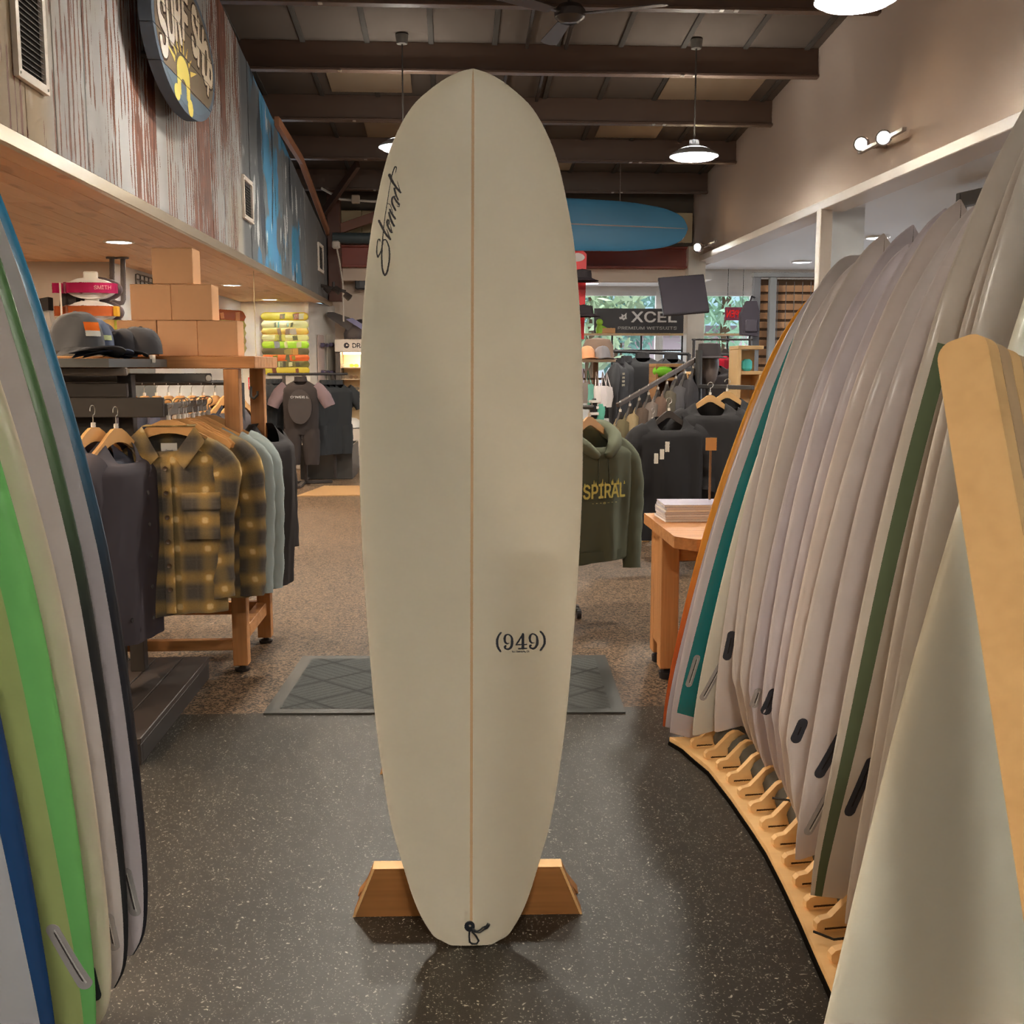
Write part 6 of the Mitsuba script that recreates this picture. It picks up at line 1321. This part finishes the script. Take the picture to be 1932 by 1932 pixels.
# accessory shelf beside the display surfboard
AS = thing('accessory_shelf', 'pale shelf unit with hats above hanging swimwear, at the edge of the display surfboard', 'shelf')
a, b2 = at(1040, 678, 8.0), at(1158, 678, 8.0); z = a[2]
add('board', bx((a[0], 7.9, z - .02), (b2[0], 8.3, z), .003), 'satin', (214, 196, 176), AS)
for x in (a[0] + .05, b2[0] - .12): add('post', bx((x, 8.25, 0), (x + .04, 8.29, z - .021), .003), 'satin', (120, 100, 84), AS)
for j, py in enumerate((715, 745)): zz_ = at(1120, py, 8.05)[2]; add('hook_bar', rod((a[0], 8.1, zz_), (b2[0] - .03, 8.1, zz_), .008), 'satin', (90, 80, 74), AS)
for i, (px, c, lab) in enumerate(((1107, (222, 168, 128), 'peach cap at the front of the pale shelf'), (1136, (130, 128, 132), 'grey cap at the end of the pale shelf'))):
    o = at(px, 676, 8.0); o[2] = z + .002; cap(o, -80, c, lab, s=.8, group='hats on the pale shelf')
k = thing('sun_hat', 'large brown woven sun hat at the back of the pale shelf', 'hat'); o = at(1128, 676, 8.2); o[2] = z
add('brim', lathe([(.20, .0), (.17, .012), (.10, .02), (.10, .016), (.17, .006)], 28, xform(o) @ np.diag([.75, .45, 1, 1])), 'cloth', (110, 94, 84), k, smooth=50); add('crown', lathe([(.135, .012), (.13, .10), (.10, .15), (0.0001, .165)], 28, xform(o) @ np.diag([.9, .6, 1, 1])), 'cloth', (122, 104, 92), k, smooth=50)
GS2 = 'swimwear hanging under the pale shelf'
for i, (px, py, c, nm) in enumerate(((1104, 722, (120, 110, 104), 'grey'), (1112, 725, (104, 160, 146), 'teal'), (1128, 728, (224, 216, 214), 'white'), (1140, 728, (216, 208, 210), 'pale pink-white'), (1148, 730, (206, 200, 202), 'greyish white'), (1120, 752, (52, 50, 52), 'black and white banded'), (1133, 762, (96, 168, 150), 'mint'))):
    k = thing('swimwear', f'{nm} swimwear piece hanging under the pale shelf beside the display surfboard', 'swimwear', GS2)
    o = at(px, py, 7.95)
    add('straps', cat(rod(o + [-.02, 0, -.02], o + [0, .1, .1], .004, 6), rod(o + [.02, 0, -.02], o + [0, .1, .1], .004, 6)), 'cloth', c, k)
    limb(k, 'fabric', [o + [0, 0, 0], o + [0, 0, -.06], o + [.004, 0, -.15]], [.03, .036, .02], 'cloth', c, i, n=12, m=10, cuff=False, flat=.4)
    if i == 5:
        for j in range(3): add('band', bx(o + [-.036, -.03, -.12 + .045 * j], o + [.036, -.016, -.10 + .045 * j], 0), 'matte', (220, 216, 212), k)
k = thing('red_banner', 'tall red feather banner between the display surfboard and the windows', 'banner')
pa, pb = at(1094, 476, 13.4), at(1094, 640, 13.4)
add('cloth', plate_y(Polygon([(pa[0] - .22, pa[2]), (pa[0] + .04, pa[2] + .02), (pa[0] + .085, pa[2] - .02), (pa[0] + .06, pb[2]), (pa[0] - .2, pb[2])]), 13.4, 13.404), 'satin', (206, 44, 48), k)
add('pole', rod((pa[0] - .2, 13.42, 0), (pa[0] - .2, 13.42, pa[2] + .05), .012), 'satin', (60, 58, 58), k)
add('emblem', plate_y(affinity.translate(affinity.scale(Point(0, 0).buffer(1, 10), .09, .05), pa[0] - .03, pa[2] - .06), 13.395, 13.399), 'matte', (222, 214, 210), k)
for i, (px, py) in enumerate(((1098, 525), (1101, 592))):
    k = thing('hanging_hat', ('black wide hat hanging on the red banner, upper one', 'black wide hat hanging on the red banner, lower one')[i], 'hat', 'black hats before the red banner'); o = at(px, py, 13.1)
    add('brim', lathe([(.12, 0), (.2, -.03), (.2, -.035), (.12, -.008)], 20, xform(o)), 'matte', (56, 50, 54), k, smooth=40); add('crown', lathe([(.12, 0), (.11, .09), (0.0001, .11)], 20, xform(o)), 'matte', (52, 48, 50), k, smooth=40)
    add('hook', rod(o + [-.15, 0, .1], o + [-.15, .3, .14], .008, 6), 'satin', (80, 76, 74), k)
# window shelf, banner sign and grid rail at the window wall
XY = 15.9
k = thing('window_shelf', 'long wooden shelf on thin black posts in front of the windows', 'shelf')
a, b2 = at(1060, 629, XY), at(1425, 629, XY)
add('board', bx((a[0], XY - .12, a[2] - .03), (b2[0], XY + .14, a[2]), .004), 'satin', (196, 168, 128), k)
for px in (1157, 1212, 1290, 1376, 1418): q = at(px, 640, XY); add('post', bx((q[0] - .012, XY + .1, 0), (q[0] + .012, XY + .13, a[2] - .031), 0), 'satin', (44, 42, 44), k)
zr = at(1200, 661, XY)[2]; add('rail', rod((a[0], XY + .08, zr), (at(1295, 661, XY)[0], XY + .08, zr), .012, 8), 'satin', (44, 42, 44), k)
k = thing('banner_sign', 'long black sign with white logo lettering standing on the window shelf', 'sign')
p0, p1 = at(1121, 582, XY), at(1296, 622, XY); sy = XY - .02
add('panel', bx((p0[0], sy, a[2]), (p1[0], sy + .03, p0[2]), .003), 'satin', (54, 52, 56), k)
hz0 = a[2]; Hs = p0[2] - hz0
l0, l1 = at(1191, 600, sy)[0], at(1277, 600, sy)[0]
add('lettering', text('XCEL', .098 * Hs / .3 * 1.25, facing(((l0 + l1) / 2, sy - .001, hz0 + Hs * .46)), depth=.002, width=l1 - l0), 'matte', (222, 220, 220), k)
l0 = at(1166, 600, sy)[0]; add('small_lettering', text('PREMIUM WETSUITS', .035 * Hs / .3, facing(((l0 + l1) / 2, sy - .001, hz0 + Hs * .16)), depth=.002, width=l1 - l0), 'matte', (170, 168, 168), k)
ec = at(1176, 598, sy); e = .055
em = Polygon([(-1.1, -.1), (-.4, .15), (-.5, .8), (.1, .45), (.9, 1.1), (.75, .1), (1.0, -.5), (.4, -.55), (.1, -1.0), (-.3, -.55), (-1.0, -.6)]).difference(Polygon([(-.1, -.25), (.45, -.2), (.3, .4)]))
add('emblem', extr(affinity.scale(em, e, e, origin=(0, 0)), .002, facing((ec[0], sy - .001, ec[2]))), 'matte', (222, 220, 220), k)
k = thing('green_figure', 'small lime-green toy figure standing on the window shelf before the black sign', 'toy'); o = at(1131, 628, XY - .07); o[2] = a[2]
mm = cat(lathe([(0.0001, 0), (.05, 0), (.06, .06), (.035, .12), (0.0001, .13)], 14, xform(o)), trimesh.creation.icosphere(2, .05).apply_translation(o + [0, 0, .16]), tube([o + [.03, 0, .1], o + [.1, -.01, .06], o + [.09, -.02, .02]], [.02, .018, .014], 8))
add('body', mm, 'satin', (150, 196, 60), k, smooth=50)
k = thing('wooden_block', 'small wooden block on the window shelf beside the green figure', 'block'); o = at(1146, 628, XY - .07); add('block', bx((o[0] - .09, XY - .11, a[2]), (o[0] + .11, XY - .045, a[2] + .075), .004), 'satin', (196, 146, 96), k)
# television on the pillar
k = thing('television', 'dark flat television tilted down, hung before the back pillar', 'television')
c4 = [at(1242, 525, 13.3), at(1329, 515, 13.3), at(1338, 589, 13.1), at(1252, 593, 13.1)]
o = np.mean(c4, axis=0); ux = (c4[1] + c4[2] - c4[0] - c4[3]) / 2; uy = (c4[0] + c4[1] - c4[3] - c4[2]) / 2; w, h = np.linalg.norm(ux), np.linalg.norm(uy)
Mt = frame_m(o, ux, np.cross(ux, uy))
add('body', bx((-w / 2, -h / 2, -.05), (w / 2, h / 2, 0), .008, Mt), 'satin', (54, 52, 58), k); add('screen', bx((-w / 2 + .012, -h / 2 + .02, .0), (w / 2 - .012, h / 2 - .012, .002), 0, Mt), 'gloss', (66, 62, 70), k)
add('bracket', rod(o + [0, .06, .05], (3.4, 15.35, o[2] + .2), .03), 'satin', (60, 58, 60), k)
# slatted display case beside the windows
k = thing('slat_display', 'grey-framed slatted wooden display case with wire front, beside the windows', 'display case')
a, b2 = at(1428, 515, 12.6), at(1548, 650, 12.6); DY = 12.6
x0, x1, zt_ = a[0], b2[0] + .3, a[2]
for x in (x0, at(1457, 560, DY)[0], x1): add('frame_post', bx((x - .04, DY - .04, 0), (x + .04, DY + .04, zt_ - .05), .004), 'satin', (128, 132, 136) if x > x0 else (98, 100, 106), k)
add('frame_head', bx((x0 - .05, DY - .05, zt_ - .05), (x1 + .05, DY + .05, zt_), .004), 'satin', (120, 124, 128), k)
n = 14
for i in range(n):
    z0 = .9 + (zt_ - .1 - .9) * i / n; add('slat', bx((x0 + .05, DY + .12, z0), (x1 - .05, DY + .15, z0 + (zt_ - 1.0) / n - .03), .003), 'satin', np.array([172, 132, 98]) + rng.integers(-10, 10), k)
add('back', bx((x0 + .05, DY + .151, .2), (x1 - .05, DY + .17, zt_ - .06), 0), 'matte', (90, 72, 58), k)
for i in range(9): x = x0 + .25 + (x1 - x0 - .3) * i / 8; add('wire', rod((x, DY - .01, .9), (x, DY - .01, zt_ - .1), .004, 6), 'satin', (90, 88, 88), k)
add('lower_panel', bx((x0 + .05, DY - .02, .05), (x1 - .05, DY + .02, .88), .004), 'satin', (86, 92, 78), k)
k = thing('backpack', 'dark backpack hanging on the corner of the slatted display case', 'backpack'); o = at(1416, 600, 12.42)
add('body', trimesh.convex.convex_hull(np.array([o + np.array(d) * .8 for d in ([-.13, -.08, -.24], [.1, -.08, -.26], [.1, .1, -.26], [-.13, .1, -.24], [-.15, -.06, .05], [.11, -.06, .1], [.11, .1, .1], [-.15, .1, .05], [-.06, -.02, .24], [.08, -.02, .24], [.08, .08, .24], [-.06, .08, .24])])), 'cloth', (62, 58, 66), k, smooth=60)
add('strap', tube([o + [0, .05, .17], o + [.03, .08, .25], o + [.09, .16, .24]], .012, 6), 'cloth', (50, 48, 52), k); add('pocket', bx(o + [-.08, -.085, -.16], o + [.06, -.06, -.02], .01), 'cloth', (72, 68, 76), k)
# lit red sign in the window
k = thing('neon_sign', 'small red lit sign hung in the window beside the slatted display case', 'sign'); o = at(1387, 592, 16.9)
add('panel', bx(o + [-.16, 0, -.1], o + [.16, .02, .1], .004), 'satin', (120, 30, 60), k)
m = text('OPEN', .11, facing(o + [0, -.001, -.055]) @ np.diag([-1, 1, 1, 1]), depth=.006, width=.27); m.invert(); kk = key_for(k + '__lettering'); scene[kk] = shape(m, 'matte', (255, 60, 60), emitter=emit((2.2, .25, .3)))
for s in (-1, 1): add('wire', rod(o + [.12 * s, .01, .1], o + [.12 * s, .01, .75], .004, 5), 'satin', (60, 60, 60), k)
# black wetsuits hanging before the window
WR2 = thing('garment_rack', 'black rail before the windows carrying the long black wetsuits', 'rack')
a, b2 = at(1085, 660, 11.0), at(1300, 668, 11.2); add('bar', rod(a, b2, .016), 'satin', (40, 40, 42), WR2)
for q in (a, b2): add('leg', rod((q[0], q[1], 0), q, .02), 'satin', (40, 40, 42), WR2)
GW2 = 'long black wetsuits before the windows'
for i, (px, py, Y, rz, lab) in enumerate(((1168, 680, 10.8, 70, 'long black wetsuit edge-on next to the pale shelf'), (1182, 676, 11.0, 62, 'long black wetsuit with a printed sleeve, second from the pale shelf'), (1212, 670, 11.05, 4, 'long black wetsuit facing the aisle before the window'), (1266, 672, 11.15, 10, 'black wetsuit whose shoulders show above the brown display box'))):
    o = at(px, py, Y); wetsuit(xform((o[0], o[1], o[2] - .02), rz=rz), lab, GW2, (45, 45, 47), (45, 45, 47), 500 + i, H=.66, W=.50, legs=.78, long_=True)
    if i == 1:
        for j in range(4): q = at(1175, 705 + 7 * j, 10.6); add('sleeve_print', bx(q - [.02, 0, .012], q + [.02, .002, .008], 0), 'matte', (170, 164, 150), [x for x in scene if x.startswith('wetsuit')][-1].split('__')[0])
# small shelf box with goods behind the sloping rack
k = thing('display_box', 'brown wooden open display box on the rack behind the patterned shirts', 'display box'); a, b2 = at(1238, 686, 9.6), at(1292, 742, 9.6)
add('board', cat(bx((a[0], 9.6, a[2] - .03), (b2[0], 9.95, a[2]), .003), bx((a[0], 9.6, at(1238, 712, 9.6)[2] - .03), (b2[0], 9.95, at(1238, 712, 9.6)[2]), .003)), 'satin', (150, 112, 72), k)
add('back', bx((a[0], 9.93, 0), (b2[0], 9.95, a[2] - .031), 0), 'satin', (110, 80, 56), k); add('side', bx((a[0], 9.6, 0), (a[0] + .02, 9.929, a[2] - .031), .002), 'satin', (130, 94, 62), k); add('side', bx((b2[0] - .02, 9.6, 0), (b2[0], 9.929, a[2] - .031), .002), 'satin', (130, 94, 62), k)
k = thing('green_bag', 'bright green folded bag in the brown display box', 'bag'); o = at(1254, 706, 9.55); o[2] = at(1238, 712, 9.6)[2]
add('body', tm(trimesh.creation.icosphere(2, 1.0), xform(o + [0, .1, .055]) @ np.diag([.09, .08, .055, 1])), 'cloth', (110, 176, 50), k, smooth=True)
k = thing('wooden_stand', 'pale pine display stand beside the dark post of the sloping rack', 'display stand'); a, b2 = at(1297, 706, 8.6), at(1324, 760, 8.6)
add('panel', bx((a[0], 8.6, .05), (b2[0], 8.63, a[2]), .003), 'satin', (206, 170, 124), k); add('shelf', bx((a[0], 8.5, a[2] - .001), (b2[0] + .06, 8.75, a[2] + .02), .003), 'satin', (214, 180, 132), k); add('knot', lathe([(0.0001, .002), (.012, .002), (.012, 0)], 10, frame_m(at(1309, 727, 8.598), (1, 0, 0), (0, -1, 0))), 'matte', (110, 76, 50), k)
for i, (px, py, Y, rz, c, lab) in enumerate(((1340, 690, 9.4, 6, (46, 44, 48), 'black jacket at the back, its shoulders above the black T-shirts'), (1385, 696, 9.8, 20, (44, 44, 46), 'black jacket at the back beside the orange-railed surfboard'))):
    o = at(px, py, Y); shirt(xform((o[0], o[1], o[2]), rz=rz), lab, 'black jackets at the back of the shop', 'cloth', c, 520 + i, W=.56, H=.74, details=False, cat_='jacket', name='jacket')
    hanger((o[0], o[1], o[2] + .04), rz, ('hidden-shouldered dark hanger of the back black jacket', 'dark hanger of the back jacket beside the orange-railed board')[i], 'dark hangers at the back of the shop', wave=False, w=.17, col=(56, 52, 50))
JR = thing('garment_rack', 'dark rail at the back of the shop that holds the black jackets', 'rack'); a, b2 = at(1318, 682, 9.4), at(1412, 682, 10.0); a[2] = b2[2] = at(1340, 690, 9.4)[2] + .1
add('bar', rod(a, b2, .014), 'satin', (44, 42, 44), JR)
for q in (a, b2): add('leg', rod((q[0], q[1], 0), q, .018), 'satin', (44, 42, 44), JR)
for i, (px, py, c, lab) in enumerate(((1355, 668, (190, 40, 60), 'red vest hanging at the back under the slatted display'), (1368, 668, (150, 40, 54), 'dark red vest next to the red one at the back'))):
    o = at(px, py, 10.6); kk = thing('vest', lab, 'vest', 'red vests at the back'); torso(kk, 'body', .20, .34, .06, 'cloth', c, 540 + i, neck=.05, slope=.05, n=24, m=14); move(kk, xform(o + [0, 0, .02]))
    hanger(o + [0, 0, .05], 4, ('thin hanger of the red vest', 'thin hanger of the dark red vest')[i], 'thin hangers of the red vests', wave=False, w=.08, col=(60, 56, 54))
k = thing('garment_rail', 'thin rail carrying the red vests at the back', 'rail'); o = at(1362, 658, 10.6); add('bar', rod(o + [-.3, 0, .09], o + [.3, 0, .09], .01), 'satin', (50, 48, 50), k); add('leg', rod((o[0] + .28, 10.6, 0), o + [.28, 0, .09], .014), 'satin', (50, 48, 50), k); add('leg', rod((o[0] - .28, 10.6, 0), o + [-.28, 0, .09], .014), 'satin', (50, 48, 50), k)
k = thing('hat_stand', 'black hat on a dark mannequin head at the top of the sloping rack', 'hat'); o = at(1338, 672, 7.9)
add('crown', lathe([(.085, 0), (.08, .09), (0.0001, .1)], 18, xform(o)), 'cloth', (56, 52, 54), k, smooth=40); add('brim', lathe([(.085, .0), (.13, -.01), (.13, -.016), (.085, -.008)], 18, xform(o)), 'cloth', (56, 52, 54), k, smooth=40); add('head', lathe([(.03, -.22), (.06, -.16), (.075, -.08), (.07, -.0)], 14, xform(o)), 'satin', (90, 80, 76), k, smooth=50); add('pole', rod((o[0], o[1], .02), o + [0, 0, -.2], .015), 'satin', (50, 48, 48), k)
k = thing('open_cabinet', 'pale wooden open cabinet with a turquoise item, half behind the orange-railed board', 'cabinet'); a, b2 = at(1393, 652, 9.0), at(1440, 700, 9.0)
add('frame', cat(bx((a[0], 9.0, a[2] - .03), (b2[0], 9.3, a[2]), .003), bx((a[0], 9.0, 0), (a[0] + .03, 9.3, a[2] - .031), .003), bx((a[0] + .031, 9.0, b2[2] - .03), (b2[0], 9.3, b2[2]), .003), bx((b2[0] - .03, 9.0, 0), (b2[0], 9.3, b2[2] - .031), .003)), 'satin', (206, 174, 128), k)
add('back', bx((a[0] + .031, 9.28, .1), (b2[0], 9.299, a[2] - .031), 0), 'satin', (180, 150, 110), k)
k = thing('turquoise_pouch', 'turquoise pouch inside the pale open cabinet', 'pouch'); o = at(1408, 690, 9.1); add('body', bx((o[0] - .03, 9.08, b2[2]), (o[0] + .05, 9.16, b2[2] + .1), .02), 'cloth', (80, 180, 180), k)
k = thing('low_table', 'low pale wooden bench far back behind the green hoodie', 'bench'); a, b2 = at_z(1205, 1000), at_z(1235, 985)
add('top', bx((a[0] - .1, 8.0, .42), (a[0] + 1.2, 8.6, .46), .004), 'satin', (196, 158, 112), k)
for x in (a[0] - .05, a[0] + 1.15):
    for y in (8.05, 8.55): add('leg', bx((x - .03, y - .03, 0), (x + .03, y + .03, .419), .003), 'satin', (180, 140, 96), k)
k = thing('cardboard_sign', 'small tan shop card on a stick beside the orange-railed surfboard', 'sign'); a, b2 = at(1332, 826, 5.0), at(1352, 850, 5.0)
add('card', bx((a[0], 5.0, b2[2]), (b2[0], 5.006, a[2]), 0), 'matte', (206, 164, 112), k); add('stick', rod(((a[0] + b2[0]) / 2, 5.01, tz), ((a[0] + b2[0]) / 2, 5.01, a[2]), .006, 6), 'satin', (120, 90, 60), k)
